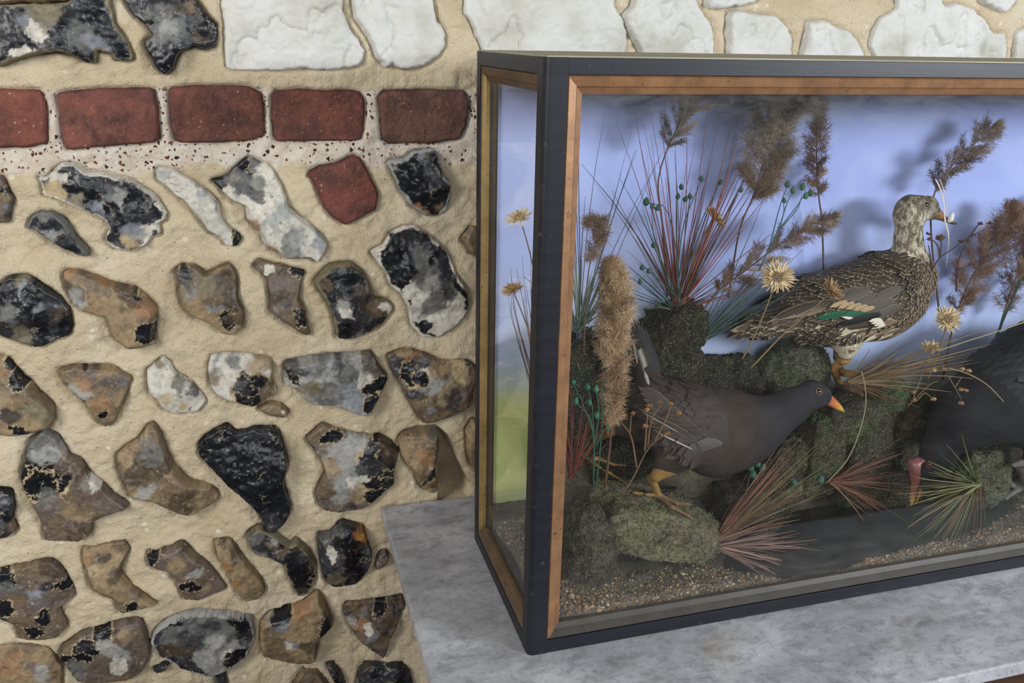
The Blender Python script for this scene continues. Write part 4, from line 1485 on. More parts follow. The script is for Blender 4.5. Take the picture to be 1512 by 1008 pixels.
frin = frin * (1 - br) + lin((196, 178, 146)) * br
b1 = br[:, 0]
Lf = (0.021 - 0.010 * b1 + 0.007 * np.clip((1250 - X) / 150, 0, 1)) * (0.85 + 0.3 * r.rand(len(ids)))
order = np.argsort(X)
dirs = flow + 0.12 * r.randn(len(ids), 3)
dirs = np.where(br > 0.5, dirs * [0.5, 1, 1] + [0, 0, -0.5], dirs)
pl = feathers('plumage', DUCK, DK.V[ids], dirs, DK.N[ids], Lf, 0.0062 - 0.0022 * b1, 0.0022, colr, frin, 1)
tag(pl, 'dark scalloped back and breast feathers')
# the folded wing: plain coverts, the green and black speculum with white bars, long flight feathers
rows = []
for j in range(34):
    x0, y0 = 1332 - 70 * r.rand(), 425 + 32 * r.rand()
    rows.append((x0, y0, x0 - 42, y0 + 14 + 4 * r.rand(), 7.5, (84, 76, 70), (104, 94, 84), 1.5 + 2.5 * r.rand()))
for j in range(7):
    rows.append((1305 - 4 * j, 476 - 0.5 * j, 1205 - 16 * j + 8, 484 - 1.4 * j, 6, (66, 54, 46), (112, 92, 72), 3.0 + 0.35 * j))
for j in range(6):
    rows.append((1290 - 6 * j, 470 - j, 1232 - 9 * j, 478 - 1.5 * j, 6, (70, 58, 50), (116, 98, 78), 5.2 + 0.3 * j))
for j in range(8):
    rows.append((1297 - 4 * j, 462 + 1.2 * j, 1250 - 4.2 * j, 471 + 1.0 * j, 5.5, (15, 18, 18), (15, 18, 18), 5.6 + 0.25 * j))
for j in range(6):
    rows.append((1280 - 7 * j, 457 + 0.8 * j, 1236 - 7.5 * j, 463 + 1.0 * j, 4.6, (20, 88, 62), (22, 96, 68), 7.2 + 0.2 * j))
for j in range(4):
    rows.append((1297 + 2 * j, 468 + 2.2 * j, 1276 + 4 * j, 469 + 2.8 * j, 3.2, (214, 204, 184), (220, 212, 194), 7.6 + 0.2 * j))
rows.append((1262, 470, 1234, 463, 2.0, (214, 206, 190), (220, 212, 196), 8.2))
for j in range(5):
    rows.append((1286 - 10 * j, 452 - 1.5 * j, 1262 - 11 * j, 457 - 0.5 * j, 3.4, (166, 140, 104), (180, 154, 118), 8.4))
for j in range(9):
    rows.append((1262 - 8 * j, 440 + 1.2 * j, 1192 - 7 * j, 464 + 1.6 * j, 6.4, (60, 50, 43), (140, 122, 100), 5.0 + 0.4 * j))
wg = px_feathers(DK, rows, 'wing', DUCK, 5, nv=9)
tag(wg, 'folded wing with green and black patch edged white')
rows = [(1150 - 2 * j, 470 + 2.4 * j, 1076 + 3 * abs(j - 3), 484 + 1.6 * j, 5, (84, 70, 58), (176, 160, 134), 1.5 + 0.4 * (6 - j)) for j in range(7)]
rows += [(1172 - 14 * j, 487 - 0.6 * j, 1146 - 15 * j, 493 - 0.8 * j, 5.4, (64, 54, 46), (196, 184, 160), 4.5) for j in range(5)]
tag(px_feathers(DK, rows, 'tail', DUCK, 6), 'pointed pale edged tail feathers')
rows = []
for j in range(75):
    x0 = 1330 - 135 * r.rand(); y0 = 474 + 28 * r.rand() - 0.05 * (x0 - 1200)
    rows.append((x0, y0, x0 - 24, y0 + 8, 4.5, (124, 102, 80) if r.rand() < 0.4 else (192, 178, 152), (218, 206, 182), 1.0 + r.rand()))
tag(px_feathers(DK, rows, 'flank', DUCK, 7), 'pale brown streaked flank feathers')
bill(DK, 'bill', DUCK, [(1376, 313, 13, 12, (104, 84, 62)), (1383, 316, 8.5, 9, (140, 102, 66)), (1391, 321, 5.2, 8.5, (150, 108, 70)), (1399, 325.5, 3.6, 8.8, (128, 98, 70)), (1406, 328.5, 2.8, 8, (70, 62, 54)), (1410, 330, 1.5, 4.5, (50, 46, 44))], (0.45, 1), 'brown orange bill with dark tip')
eye(DK, 1368, 302, 3.6, DUCK, (40, 26, 20))

# ---- the left moorhen
MH = Bird(0.125, (1040, 630))
c = MH.cap
c((1068, 636), (992, 612), 66, 50, 0.85)
c((992, 612), (950, 588), 48, 24, 0.85)
c((1052, 652), (1000, 640), 52, 40, 0.85)
c((1100, 640), (1116, 628), 50, 44, 0.8)
c((966, 585), (948, 528), 24, 12, 0.7)
c((948, 528), (941, 492), 11, 6, 1.0)
c((1118, 632), (1165, 602), 40, 27, 0.9)
c((1165, 602), (1197, 584), 25, 21, 0.85)
c((1199, 583), (1212, 585), 22.5, 17, 0.82, 0.010)
c((985, 655), (957, 688), 36, 9, 0.8, 0.014, -0.030)
c((968, 640), (935, 640), 30, 18, 0.8, 0.014, 0.030)
MH.leg([(957, 686, -.03), (962, 706, -.03)], [8.5, 6.5, 5.2], (972, 735))
for toe in ([(972, 735), (998, 746), (1036, 748)], [(972, 735), (992, 752), (1014, 763), (1035, 779)], [(972, 735), (985, 731), (998, 722)], [(972, 735), (956, 733), (934, 730)]):
    MH.foot(toe, [4.2, 3.2, 2.4, 1.7])
MH.leg([(935, 640, .03), (902, 636, .028), (878, 648, .026)], [14, 8, 6.5, 6], (858, 672))
for toe in ([(858, 672), (884, 680), (906, 688), (932, 690)], [(858, 672), (876, 686), (902, 702), (922, 714)], [(858, 672), (846, 676)]):
    MH.foot(toe, [4, 3, 2.3, 1.6])
MH.mesh()


def moor_col(b):
    X, Y = b.px[:, 0], b.px[:, 1]
    n1 = fbm(b.V, 45, 80, 3)[:, None]
    C = np.repeat(lin((46, 44, 47))[None], len(X), 0) * (1 + 0.25 * n1)
    k = np.clip((1150 - X - 0.3 * (Y - 560)) / 70, 0, 1)[:, None] * np.clip((690 - Y) / 30, 0, 1)[:, None]
    C = C * (1 - k) + lin((62, 52, 46)) * (1 + 0.25 * n1) * k
    # white edges of the tail coverts and a white flank line
    w = (np.clip(1 - np.abs(X - (930 + 0.30 * (Y - 480))) / 5, 0, 1) * (Y > 488) * (Y < 545))[:, None]
    C = C * (1 - w) + lin((176, 170, 160)) * w
    pq = proj(b.V)
    leg = ((pq[:, 1] > 689 + 0.25 * np.abs(pq[:, 0] - 957)) & (pq[:, 0] < 1045) & (b.V[:, 1] < b.y0 - 0.005) & ~((pq[:, 0] > 1000) & (pq[:, 1] < 738))) | ((pq[:, 0] < 908) & (pq[:, 1] > 625)) | ((pq[:, 0] < 950) & (pq[:, 1] > 665))
    Y = np.where(leg, pq[:, 1], Y)
    lc = lin((150, 118, 66)) * (1 + 0.35 * n1)
    toe = np.clip((Y - 728) / 8, 0, 1)[:, None]
    lc = lc * (1 - toe) + lin((118, 94, 70)) * (1 + 0.3 * n1) * toe
    far = (X < 915)[:, None]
    lc = np.where(far, lin((84, 74, 54)) * (1 + 0.3 * n1), lc)
    return np.clip(np.where(leg[:, None], lc, C), 0, 1)


MOOR = thing('moorhen', 'slate brown moorhen with orange bill and raised tail striding over the front rock', 'moorhen', MH.p(972, 740, -0.03), 'moorhens in the display case')
mk('body', MH.V, [MH.Q], M['down'], MOOR, moor_col(MH))
reg = [(960, 570), (1000, 552), (1040, 550), (1055, 580), (1050, 640), (1030, 660), (1000, 650), (950, 610)]
ids = scatter(MH, lambda px, N, V: inpoly(px, reg), 0.0058, 2)
r = np.random.RandomState(9)
cc = lin((60, 51, 46)) * (0.85 + 0.3 * r.rand(len(ids), 1))
pl = feathers('plumage', MOOR, MH.V[ids], np.array([-0.9, 0, -0.12]) + 0.1 * r.randn(len(ids), 3), MH.N[ids], 0.030 * (0.8 + 0.4 * r.rand(len(ids))), 0.0080, 0.0002, cc, cc * 1.05, 2, camber=0.08)
tag(pl, 'soft brown black back feathers')
rows = []
for j in range(10):
    rows.append((1058 - 8 * j, 655 - 6.5 * j, 962 - 2.2 * j, 640 - 7.5 * j, 8.0, (66, 57, 52), (92, 82, 74), 4.5 + 0.45 * j))
for j in range(7):
    rows.append((1035 - 3 * j, 662 - 4 * j, 958 - 3 * j, 628 - 5 * j, 3.2, (58, 51, 47), (118, 108, 98), 9.2))
for j in range(14):
    x0, y0 = 1070 - 34 * r.rand(), 588 + 60 * r.rand()
    rows.append((x0, y0, x0 - 52, y0 + 3, 10, (62, 53, 48), (66, 57, 52), 0.8 + 0.6 * r.rand()))
for j in range(4):
    rows.append((1065 - 6 * j, 654 + 2 * j, 1028 - 6 * j, 648 + 3 * j, 6, (84, 79, 76), (90, 85, 82), 3.5))
rows.append((1018, 661, 962, 634, 0.9, (176, 170, 162), (186, 180, 172), 10.6))
rows.append((1000, 633, 948, 602, 0.7, (160, 154, 148), (170, 164, 158), 10.6))
tag(px_feathers(MH, rows, 'wing', MOOR, 8, nv=9), 'folded dark wing with thin white edges')
rows = [(956 + 4 * j, 548, 933 + 3.4 * j, 470 + 4 * abs(j - 1), 5.5, (40, 38, 38), (52, 49, 48), 1.5 + 0.5 * j) for j in range(5)]
rows += [(942, 535, 934, 494, 1.6, (146, 140, 132), (166, 160, 150), 4.2), (957, 566, 950, 545, 2.4, (166, 160, 150), (176, 170, 160), 5)]
tag(px_feathers(MH, rows, 'tail', MOOR, 9), 'cocked black tail with white edge')
bill(MH, 'bill', MOOR, [(1213, 584, 11, 7, (96, 56, 44)), (1222, 589, 9, 7, (176, 96, 64)), (1229, 594, 7.5, 5.5, (190, 112, 72)), (1236, 599, 5.8, 4.2, (200, 136, 70)), (1241, 603, 4, 3, (216, 176, 74)), (1246, 607, 1.2, 1.2, (210, 184, 96))], (0.55, 1), 'orange red bill with yellow tip')
eye(MH, 1209, 578, 4.6, MOOR, (30, 16, 14), (104, 56, 46))

# ---- the right moorhen, bent down to the pool
CT = Bird(0.120, (1450, 600))
c = CT.cap
c((1530, 570), (1470, 590), 96, 66, 0.8)
c((1600, 560), (1530, 570), 88, 96, 0.8)
c((1600, 548), (1680, 520), 74, 40, 0.8)
c((1680, 520), (1730, 470), 34, 18, 0.7)
c((1468, 585), (1428, 610), 70, 52, 0.8)
c((1428, 610), (1386, 662), 50, 26, 0.85)
c((1386, 664), (1372, 690), 25, 20, 0.85, 0.010)
c((1372, 690), (1361, 712), 18, 10, 0.8, 0.010)
c((1530, 640), (1502, 662), 40, 11, 0.8, 0.014, -0.028)
c((1580, 630), (1570, 665), 36, 10, 0.8, 0.014, 0.03)
CT.leg([(1502, 660, -.028), (1508, 690, -.028)], [9, 7, 7], (1514, 718))
for toe in ([(1514, 718), (1494, 718), (1470, 724)], [(1514, 718), (1500, 726), (1484, 738)], [(1514, 718), (1534, 718)]):
    CT.foot(toe, [6, 5, 3])
CT.limb([(1502, 664, -.030), (1488, 668, -.034), (1470, 672, -.036)], [7, 6.5, 3.5])
CT.limb([(1570, 663, .03), (1568, 690, .03), (1572, 715, .03)], [9, 7, 7])
CT.limb([(1572, 715, .03), (1540, 722, .026)], [6, 3])
CT.limb([(1572, 715, .03), (1550, 712, .04)], [6, 3])
CT.mesh()


def coot_col(b):
    X, Y = b.px[:, 0], b.px[:, 1]
    n1 = fbm(b.V, 45, 90, 3)[:, None]
    C = np.repeat(lin((29, 28, 33))[None], len(X), 0) * (1 + 0.25 * n1)
    leg = ((Y > 664) & (X > 1464))[:, None]
    return np.clip(np.where(leg, lin((96, 92, 88)) * (1 + 0.3 * n1), C), 0, 1)


COOT = thing('moorhen', 'black moorhen with red forehead shield bending its bill down towards the dark pool', 'moorhen', CT.p(1512, 722, -0.028), 'moorhens in the display case')
mk('body', CT.V, [CT.Q], M['down'], COOT, coot_col(CT))
reg = [(1425, 520), (1460, 490), (1520, 465), (1600, 462), (1690, 480), (1690, 560), (1560, 620), (1480, 610)]
ids = scatter(CT, lambda px, N, V: inpoly(px, reg), 0.009, 3)
r = np.random.RandomState(12)
cc = lin((31, 30, 35)) * (0.85 + 0.3 * r.rand(len(ids), 1))
feathers('plumage', COOT, CT.V[ids], np.array([0.93, 0, 0.2]) + 0.1 * r.randn(len(ids), 3), CT.N[ids], 0.024 * (0.8 + 0.4 * r.rand(len(ids))), 0.006, 0.0007, cc, cc * 1.06, 3)
rows = [(1500 + 8 * j, 560 + 4 * j, 1610 + 8 * j, 545 + 5 * j, 9, (40, 39, 44), (48, 47, 52), 4 + 0.4 * j) for j in range(8)]
tag(px_feathers(CT, rows, 'wing', COOT, 10), 'folded black wing')
rows = [(1690 + 3 * j, 510 + 4 * j, 1742 + 4 * j, 430 + 8 * j, 6, (34, 33, 38), (46, 45, 50), 2) for j in range(5)]
tag(px_feathers(CT, rows, 'tail', COOT, 11), 'short black tail')
bill(CT, 'bill', COOT, [(1364, 676, 4, 6, (150, 84, 88)), (1351, 680, 9, 11, (128, 78, 82)), (1349, 691, 9, 11, (126, 74, 78)), (1351, 703, 8.5, 8, (128, 74, 72)), (1351, 714, 6.5, 6, (146, 86, 74)), (1348, 727, 5, 5, (162, 98, 80)), (1347, 738, 4, 3.5, (186, 150, 84)), (1345, 746, 1.4, 1.2, (190, 168, 100))], (-1, 0.2), 'pinkish red shield and upper bill with yellow tip')
bill(CT, 'lower_bill', COOT, [(1362, 708, 4, 5, (150, 76, 68)), (1359, 718, 4, 4, (172, 92, 78)), (1357, 730, 3, 3.2, (176, 104, 80)), (1352, 743, 1.0, 1.0, (186, 160, 104))], (-1, 0.2), 'red lower bill held slightly open')
eye(CT, 1371, 686, 3.4, COOT, (96, 30, 32), (96, 50, 52))

# ------------------------------------------------------------------ dried plants
def bez(P, n):
    """smooth curve through control points (Catmull-Rom)"""
    P = np.asarray(P, float)
    if len(P) == 2:
        t = np.linspace(0, 1, n)[:, None]
        return P[0] * (1 - t) + P[1] * t
    Q = np.concatenate([[2 * P[0] - P[1]], P, [2 * P[-1] - P[-2]]])
    t = np.linspace(0, len(P) - 1 - 1e-6, n)
    i = t.astype(int)
    f = (t - i)[:, None]
    a, b, c, d = Q[i], Q[i + 1], Q[i + 2], Q[i + 3]
    return 0.5 * (2 * b + (c - a) * f + (2 * a - 5 * b + 4 * c - d) * f ** 2 + (3 * b - a - 3 * c + d) * f ** 3)


def P3(pts):
    return np.array([at(x, y, dep) for x, y, dep in pts])


def curve_px(pts, n=10):
    return bez(P3(pts), n)


def anchor(o_pts):
    return o_pts[0]


BROWN, REDDISH, STRAW, GREEN, OLIVE = (96, 76, 60), (104, 58, 48), (150, 126, 88), (52, 78, 66), (84, 84, 54)


def tuft(name, label, cat, base, blades, seed, r_px=0.9, part='blade', group=None, bend=0.25, curl_y=0.02):
    """a spray of thin stems from one base. blades: list of (n, angle lo, angle hi, length lo, length hi, colours)"""
    rnd = np.random.RandomState(seed)
    b0 = at(*base)
    s = mpp(b0)
    g = G()
    for n, a0, a1, l0, l1, cols in blades:
        for _ in range(n):
            a = math.radians(a0 + (a1 - a0) * rnd.rand())
            L = (l0 + (l1 - l0) * rnd.rand()) * s
            d = AX_R * math.cos(a) + AX_U * math.sin(a)
            d = np.array([d[0], 0, d[2]])
            d = d / np.linalg.norm(d)
            st = b0 + rnd.randn(3) * np.array([2.2, 2.0, 1.2]) * s
            dy = rnd.randn() * curl_y
            side = np.array([-d[2], 0, d[0]]) * rnd.randn() * 0.07
            droop = np.array([0, 0, -bend]) * (0.2 + 0.8 * rnd.rand()) * abs(d[0])
            pts = [st + (d * t + side * t * t + droop * t * t * 0.5) * L + np.array([0, dy, 0]) * t for t in (0, .25, .5, .75, 1.0)]
            pts = np.array(pts)
            pts[:, 1] = np.clip(pts[:, 1], 0.019, BY - 0.003)
            pts[:, 0] = np.maximum(pts[:, 0], 0.019)
            r = r_px * s * (0.6 + 0.6 * rnd.rand())
            c = lin(cols[rnd.randint(len(cols))]) * (0.7 + 0.6 * rnd.rand())
            g.tube(pts, [r, r, r * .85, r * .65, r * .25], 4, c, cap=False)
    o = g.build(name, M['plant'])
    return tag(o, label, cat, group or 'grass tufts in the display case')


def plume(name, label, path, start, width, n, hair, cols, seed, lobes=22, tip_bias=0.5, stem_r=1.6, stem_col=BROWN, depth=0.022, droop=0.0, side=0.0, rad=0.55, fuzz=0.55, lobelen=1.0, wexp=0.75):
    """reed head: path in photo pixels with depth (stem foot .. tip); plume begins at fraction start; width: half width in px"""
    rnd = np.random.RandomState(seed)
    C = curve_px(path, 60)
    s = mpp(C[-1])
    T = thing(name, label, 'reed plume', C[0], 'dried reed plumes in the display case')
    g = G()
    g.tube(C[::3], np.linspace(stem_r, stem_r * 0.4, len(C[::3])) * s, 6, lin(stem_col))
    g.build('stem', M['plant'], T)
    i0 = int(start * 59)
    A, B_, E_, CL_ = [], [], [], []
    tang = np.gradient(C, axis=0)
    tang /= np.linalg.norm(tang, axis=1)[:, None]
    per = max(1, n // lobes)
    for k in range(lobes):
        f = (k + rnd.rand()) / lobes
        i = i0 + f * (59 - i0)
        p = C[int(i)]
        t = tang[int(i)]
        w = width * s * (math.sin(math.pi * min(1, (0.10 + 0.86 * f))) ** wexp) * lobelen
        nrm = np.array([-t[2], 0, t[0]])
        ang = rnd.randn() * 0.75 + (0 if rnd.rand() < 0.5 else math.pi)
        out = nrm * (math.cos(ang) + side) + np.array([0, 1, 0]) * math.sin(ang) * 0.8
        out /= np.linalg.norm(out)
        d = t * (0.9 + 0.5 * f) + out * (1.1 - 0.4 * f)
        d /= np.linalg.norm(d)
        L = w * (0.75 + 0.6 * rnd.rand())
        u = rnd.rand(per) ** 0.8
        a = p + d[None] * (u * L)[:, None] + np.array([0, 0, -droop])[None] * ((u ** 2) * L)[:, None]
        a = a + rnd.randn(per, 3) * s * (0.8 + 2.0 * u[:, None]) * np.array([1, 0.8, 1])
        q = d * (1.0 - 0.2 * fuzz) + fuzz * rnd.randn(per, 3)
        q /= np.linalg.norm(q, axis=1)[:, None]
        h = hair * s * (0.5 + 0.8 * rnd.rand(per))[:, None]
        A.append(a)
        B_.append(a + q * h * 0.55 + rnd.randn(per, 3) * s * 0.4)
        q2 = q + np.array([0, 0, -0.35 - droop]) + 0.35 * rnd.randn(per, 3)
        E_.append(a + q * h * 0.55 + q2 * h * 0.45)
        base = lin(cols[rnd.randint(len(cols))])
        CL_.append(base * (0.65 + 0.7 * rnd.rand(per, 1)))
        g2 = None
    A, B_, E_, CL_ = (np.concatenate(x) for x in (A, B_, E_, CL_))
    for X in (A, B_, E_):
        X[:, 1] = np.clip(X[:, 1], 0.018, BY - 0.002)
        X[:, 0] = np.maximum(X[:, 0], 0.018)
    g = G()
    g.spikes(A, B_, E_, rad * s * 0.5, np.clip(CL_, 0, 1))
    g.build('plume', M['fluff'], T)
    return T


def flower(name, label, head, stem, r, face, seed, cols=((214, 192, 152), (194, 168, 126), (226, 210, 174)), core=(168, 140, 104), group='dried everlasting flowers in the display case'):
    """spiky straw flower: head (px, py, depth), stem path, radius px, face = direction it looks to (right, up, towards camera)"""
    rnd = np.random.RandomState(seed)
    c = at(*head)
    s = mpp(c)
    n = AX_R * face[0] + AX_U * face[1] - AX_F * face[2]
    n /= np.linalg.norm(n)
    a = np.cross(n, [0.3, 0.2, 0.9]); a /= np.linalg.norm(a)
    b = np.cross(n, a)
    T = thing(name, label, 'flower', P3(stem)[-1] if False else P3(stem)[0], group)
    C = curve_px(list(stem) + [head], 14)
    g = G()
    g.tube(C, np.linspace(1.4, 1.0, 14) * s, 5, lin((122, 104, 76)))
    g.build('stem', M['plant'], T)
    g = G()
    for ringi, (cnt, lift, ln) in enumerate(((34, 0.05, 1.0), (30, 0.35, 0.86), (24, 0.8, 0.66))):
        for k in range(cnt):
            t = 2 * math.pi * (k + rnd.rand() * 0.7) / cnt
            d = math.cos(t) * a + math.sin(t) * b
            dd = d + n * (lift + 0.18 * rnd.randn())
            dd /= np.linalg.norm(dd)
            L = r * s * ln * (0.8 + 0.35 * rnd.rand())
            p0 = c + d * r * s * 0.18
            p1 = p0 + dd * L * 0.55
            p2 = p0 + dd * L * 0.95 + n * L * 0.10
            col = lin(cols[rnd.randint(len(cols))]) * (0.75 + 0.4 * rnd.rand())
            g.tube([p0, p1, p2], [r * s * 0.05, r * s * 0.085, r * s * 0.012], 4, col, cap=False, flat=0.35, up=n)
    g.build('petals', M['plant'], T)
    g = G()
    m_ = 170
    u = np.sqrt(rnd.rand(m_)) * r * s * 0.42
    t = rnd.rand(m_) * 6.283
    A = c + (np.cos(t) * u)[:, None] * a + (np.sin(t) * u)[:, None] * b + n * r * s * 0.08
    h = n[None] * (r * s * (0.26 - 0.10 * (u / (r * s * 0.42)) ** 2))[:, None] + rnd.randn(m_, 3) * r * s * 0.05
    g.spikes(A, A + h * 0.6, A + h, r * s * 0.03, lin(core) * (0.6 + 0.8 * rnd.rand(m_, 1)))
    g.build('flower_head', M['fluff'], T)
    return T


def sprig(name, label, cat, stems, heads, seed, stem_col, head_col, head_r, stem_r=1.0, kind='bud', group='seed sprigs in the display case'):
    """branching stem with seed heads: stems = list of px paths (first is the main one); heads = (px, py, depth[, r])"""
    rnd = np.random.RandomState(seed)
    T = thing(name, label, cat, P3(stems[0])[0], group)
    g = G()
    for p in stems:
        C = curve_px(p, 9)
        s = mpp(C[0])
        g.tube(C, np.linspace(stem_r, stem_r * 0.55, 9) * s, 5, lin(stem_col) * (0.8 + 0.4 * rnd.rand()))
    g.build('stem', M['plant'], T)
    for h in heads:
        c = at(*h[:3])
        s = mpp(c)
        R_ = (h[3] if len(h) > 3 else head_r) * s
        g = G()
        col = lin(head_col) * (0.75 + 0.5 * rnd.rand())
        if kind == 'bud':
            d = rnd.randn(3) * 0.25 + np.array([0, 0, 1])
            d /= np.linalg.norm(d)
            g.tube([c - d * R_, c - d * R_ * .6, c, c + d * R_ * .6, c + d * R_ * 1.25], [R_ * .25, R_ * .75, R_ * .9, R_ * .6, R_ * .12], 8, col)
        else:
            for _ in range(16):
                q = rnd.randn(3)
                q /= np.linalg.norm(q)
                q[2] = abs(q[2])
                g.tube([c, c + q * R_ * .6, c + q * R_], [R_ * .18, R_ * .22, R_ * .05], 4, col * (0.7 + 0.6 * rnd.rand()), cap=False)
            g.ball(c, R_ * 0.35, 8, 6, col * 0.7)
        g.build('seed_head', M['plant'], T)
    return T


GREY_BROWN = [(142, 126, 112), (122, 106, 94), (164, 148, 130), (104, 90, 80)]
WARM = [(176, 146, 114), (196, 168, 134), (150, 122, 94), (208, 182, 148)]
RUST = [(136, 106, 90), (112, 84, 72), (158, 130, 110)]

plume('reed_plume', 'large sandy reed plume standing upright at the front just inside the left post', [(893, 720, .075), (902, 640, .07), (906, 520, .065), (908, 440, .065), (903, 388, .065)], 0.30, 38, 21000, 14, WARM, 1, lobes=160, depth=.03, rad=.7, fuzz=0.95, stem_r=2.2, wexp=1.0, lobelen=0.9)
plume('reed_plume', 'small purplish brown reed plume with a curled tip beside the left beading', [(862, 520, .13), (866, 430, .13), (872, 385, .13), (882, 350, .13), (884, 334, .13), (868, 326, .13)], 0.40, 19, 3600, 10, RUST + GREY_BROWN, 2, lobes=60, fuzz=0.8, stem_r=1.2)
plume('reed_plume', 'feathery reed plume with side lobes rising at the top left of the red stems', [(985, 440, .225), (978, 330, .22), (972, 266, .215), (992, 205, .21), (1016, 165, .21), (1040, 138, .21)], 0.55, 44, 5200, 11, GREY_BROWN, 3, lobes=34, side=0.45, fuzz=0.38)
plume('reed_plume', 'broad fluffy grey reed plume leaning against the painted sky at the top', [(1075, 440, .235), (1092, 340, .23), (1112, 290, .225), (1132, 225, .22), (1152, 170, .215), (1172, 152, .21)], 0.40, 56, 17000, 17, [(148, 136, 122), (168, 154, 138), (124, 112, 102), (146, 126, 102)], 4, lobes=70, fuzz=0.8, wexp=0.45)
plume('reed_plume', 'narrow brown reed plume hanging beside the broad fluffy one', [(1216, 400, .25), (1214, 330, .25), (1209, 290, .25), (1206, 240, .245), (1206, 195, .24), (1212, 160, .24)], 0.42, 24, 4800, 10, RUST + [(110, 88, 68)], 5, lobes=60, fuzz=0.45, wexp=0.5)
plume('reed_plume', 'reed plume leaning right between the red stems and the duck back', [(1030, 470, .19), (1060, 430, .19), (1100, 400, .185), (1150, 362, .185), (1195, 338, .18), (1234, 322, .18)], 0.22, 32, 6000, 11, RUST + GREY_BROWN, 6, lobes=50, side=0.1, fuzz=0.45)
plume('reed_plume', 'dark reed plume rising from behind the duck head', [(1388, 470, .24), (1376, 360, .235), (1376, 300, .23), (1392, 262, .225), (1418, 232, .22), (1450, 202, .22), (1468, 187, .22)], 0.42, 30, 5600, 10, [(126, 108, 98), (104, 88, 80), (148, 130, 118)], 7, lobes=46, side=-0.12, fuzz=0.45)
plume('reed_plume', 'rusty reed plume spreading right of the duck breast', [(1392, 560, .24), (1405, 490, .235), (1425, 430, .23), (1450, 385, .225), (1480, 345, .22), (1498, 308, .22)], 0.30, 42, 8000, 12, RUST + [(136, 106, 86), (112, 90, 78)], 8, lobes=60, fuzz=0.75)
plume('reed_plume', 'grey brown reed plume cut off by the picture edge above the black bird', [(1462, 540, .245), (1480, 470, .24), (1500, 410, .235), (1530, 350, .23), (1560, 300, .23)], 0.30, 40, 5000, 12, GREY_BROWN + RUST, 9, lobes=46, fuzz=0.7)
plume('reed_plume', 'thin green stemmed reed plume on the far right', [(1452, 548, .2), (1478, 480, .2), (1500, 430, .2), (1516, 390, .2), (1524, 350, .2)], 0.60, 26, 2600, 10, RUST, 10, lobes=30, stem_r=2.2, stem_col=(40, 66, 56))

flower('dried_flower', 'largest straw coloured dried flower facing out in front of the duck tail', (1148, 409, .10), [(1096, 530, .12), (1112, 500, .115), (1133, 450, .105)], 24, (-.1, .05, 1), 1)
flower('dried_flower', 'brownish dried flower in front of the duck wing', (1228, 429, .085), [(1108, 544, .12), (1160, 490, .11), (1205, 452, .095)], 20, (.5, .55, .6), 2, ((150, 118, 82), (128, 98, 70), (176, 144, 104)))
flower('dried_flower', 'sideways dried flower among the red stems', (1055, 321, .185), [(1008, 455, .2), (1022, 390, .195), (1040, 345, .19)], 21, (.55, .5, .25), 3, ((186, 150, 104), (150, 112, 74), (204, 172, 124)))
flower('dried_flower', 'dried flower just right of the duck breast', (1398, 471, .15), [(1370, 560, .16), (1382, 530, .155), (1394, 495, .15)], 20, (.1, .15, 1), 4)
flower('dried_flower', 'small pale dried flower above the straw tuft', (1375, 514, .15), [(1352, 580, .16), (1360, 555, .155), (1370, 530, .15)], 15, (.05, .8, .5), 5, ((196, 172, 124), (172, 142, 100), (210, 190, 146)))
flower('dried_flower', 'upper dried flower seen through the left side pane', (768, 322, .13), [(808, 560, .16), (800, 460, .15), (784, 380, .14)], 21, (-.35, .75, .45), 6)
flower('dried_flower', 'lower dried flower seen through the left side pane', (757, 428, .14), [(800, 590, .17), (790, 520, .16), (772, 465, .15)], 18, (-.25, .85, .35), 7, ((176, 144, 92), (150, 118, 74), (190, 160, 108)))

RS = [(126, 64, 54), (104, 56, 54), (140, 82, 62), (98, 70, 68), (118, 76, 60)]
GS = [(58, 80, 72), (72, 92, 86), (48, 66, 62), (80, 96, 76)]
tuft('grass_tuft', 'tall spray of red and green stems growing from the mossy stump', 'grass', (1000, 458, .205), [(40, 58, 112, 120, 320, RS), (26, 40, 130, 110, 250, RS + GS), (12, 100, 132, 160, 290, RS + GS), (12, 135, 165, 60, 130, GS), (10, 12, 50, 70, 180, GS + RS)], 1, .9, curl_y=.03, bend=.1)
tuft('grass_tuft', 'green stems fanning out right of the stump behind the reed plume', 'grass', (1030, 505, .215), [(16, 25, 70, 100, 250, GS), (8, 10, 40, 90, 200, GS)], 2, 1.0, bend=.05)
tuft('grass_tuft', 'small grey green tuft behind the left beading', 'grass', (853, 488, .15), [(30, 55, 130, 60, 130, [(92, 104, 92), (74, 90, 84), (110, 116, 100)]), (12, 20, 160, 40, 90, [(92, 104, 92), (70, 86, 80)])], 3, 1.5)
tuft('grass_tuft', 'long stems leaning across the painted sky in the left corner', 'grass', (856, 500, .16), [(6, 74, 86, 230, 330, [(70, 84, 92), (58, 70, 78)]), (6, 92, 104, 200, 380, [(70, 84, 92), (86, 64, 74)])], 4, .9, bend=.05)
tuft('grass_tuft', 'dark red stems rising beside the left beading low down', 'grass', (842, 705, .07), [(30, 66, 106, 70, 170, RS), (10, 50, 120, 60, 130, RS)], 5, 1.1)
tuft('grass_tuft', 'red stems seen through the left side pane', 'grass', (797, 604, .17), [(26, 86, 106, 90, 270, RS + [(92, 84, 84)]), (6, 104, 118, 120, 230, [(98, 80, 80), (80, 84, 84)])], 6, 1.0, bend=.03)
tuft('grass_tuft', 'red stems splayed up to the right from the mossy slab', 'grass', (1052, 800, .085), [(80, 18, 62, 80, 200, [(112, 78, 66), (94, 66, 58), (126, 90, 74), (108, 86, 70)]), (20, 24, 55, 120, 240, [(112, 104, 66), (92, 96, 62)])], 7, 1.0)
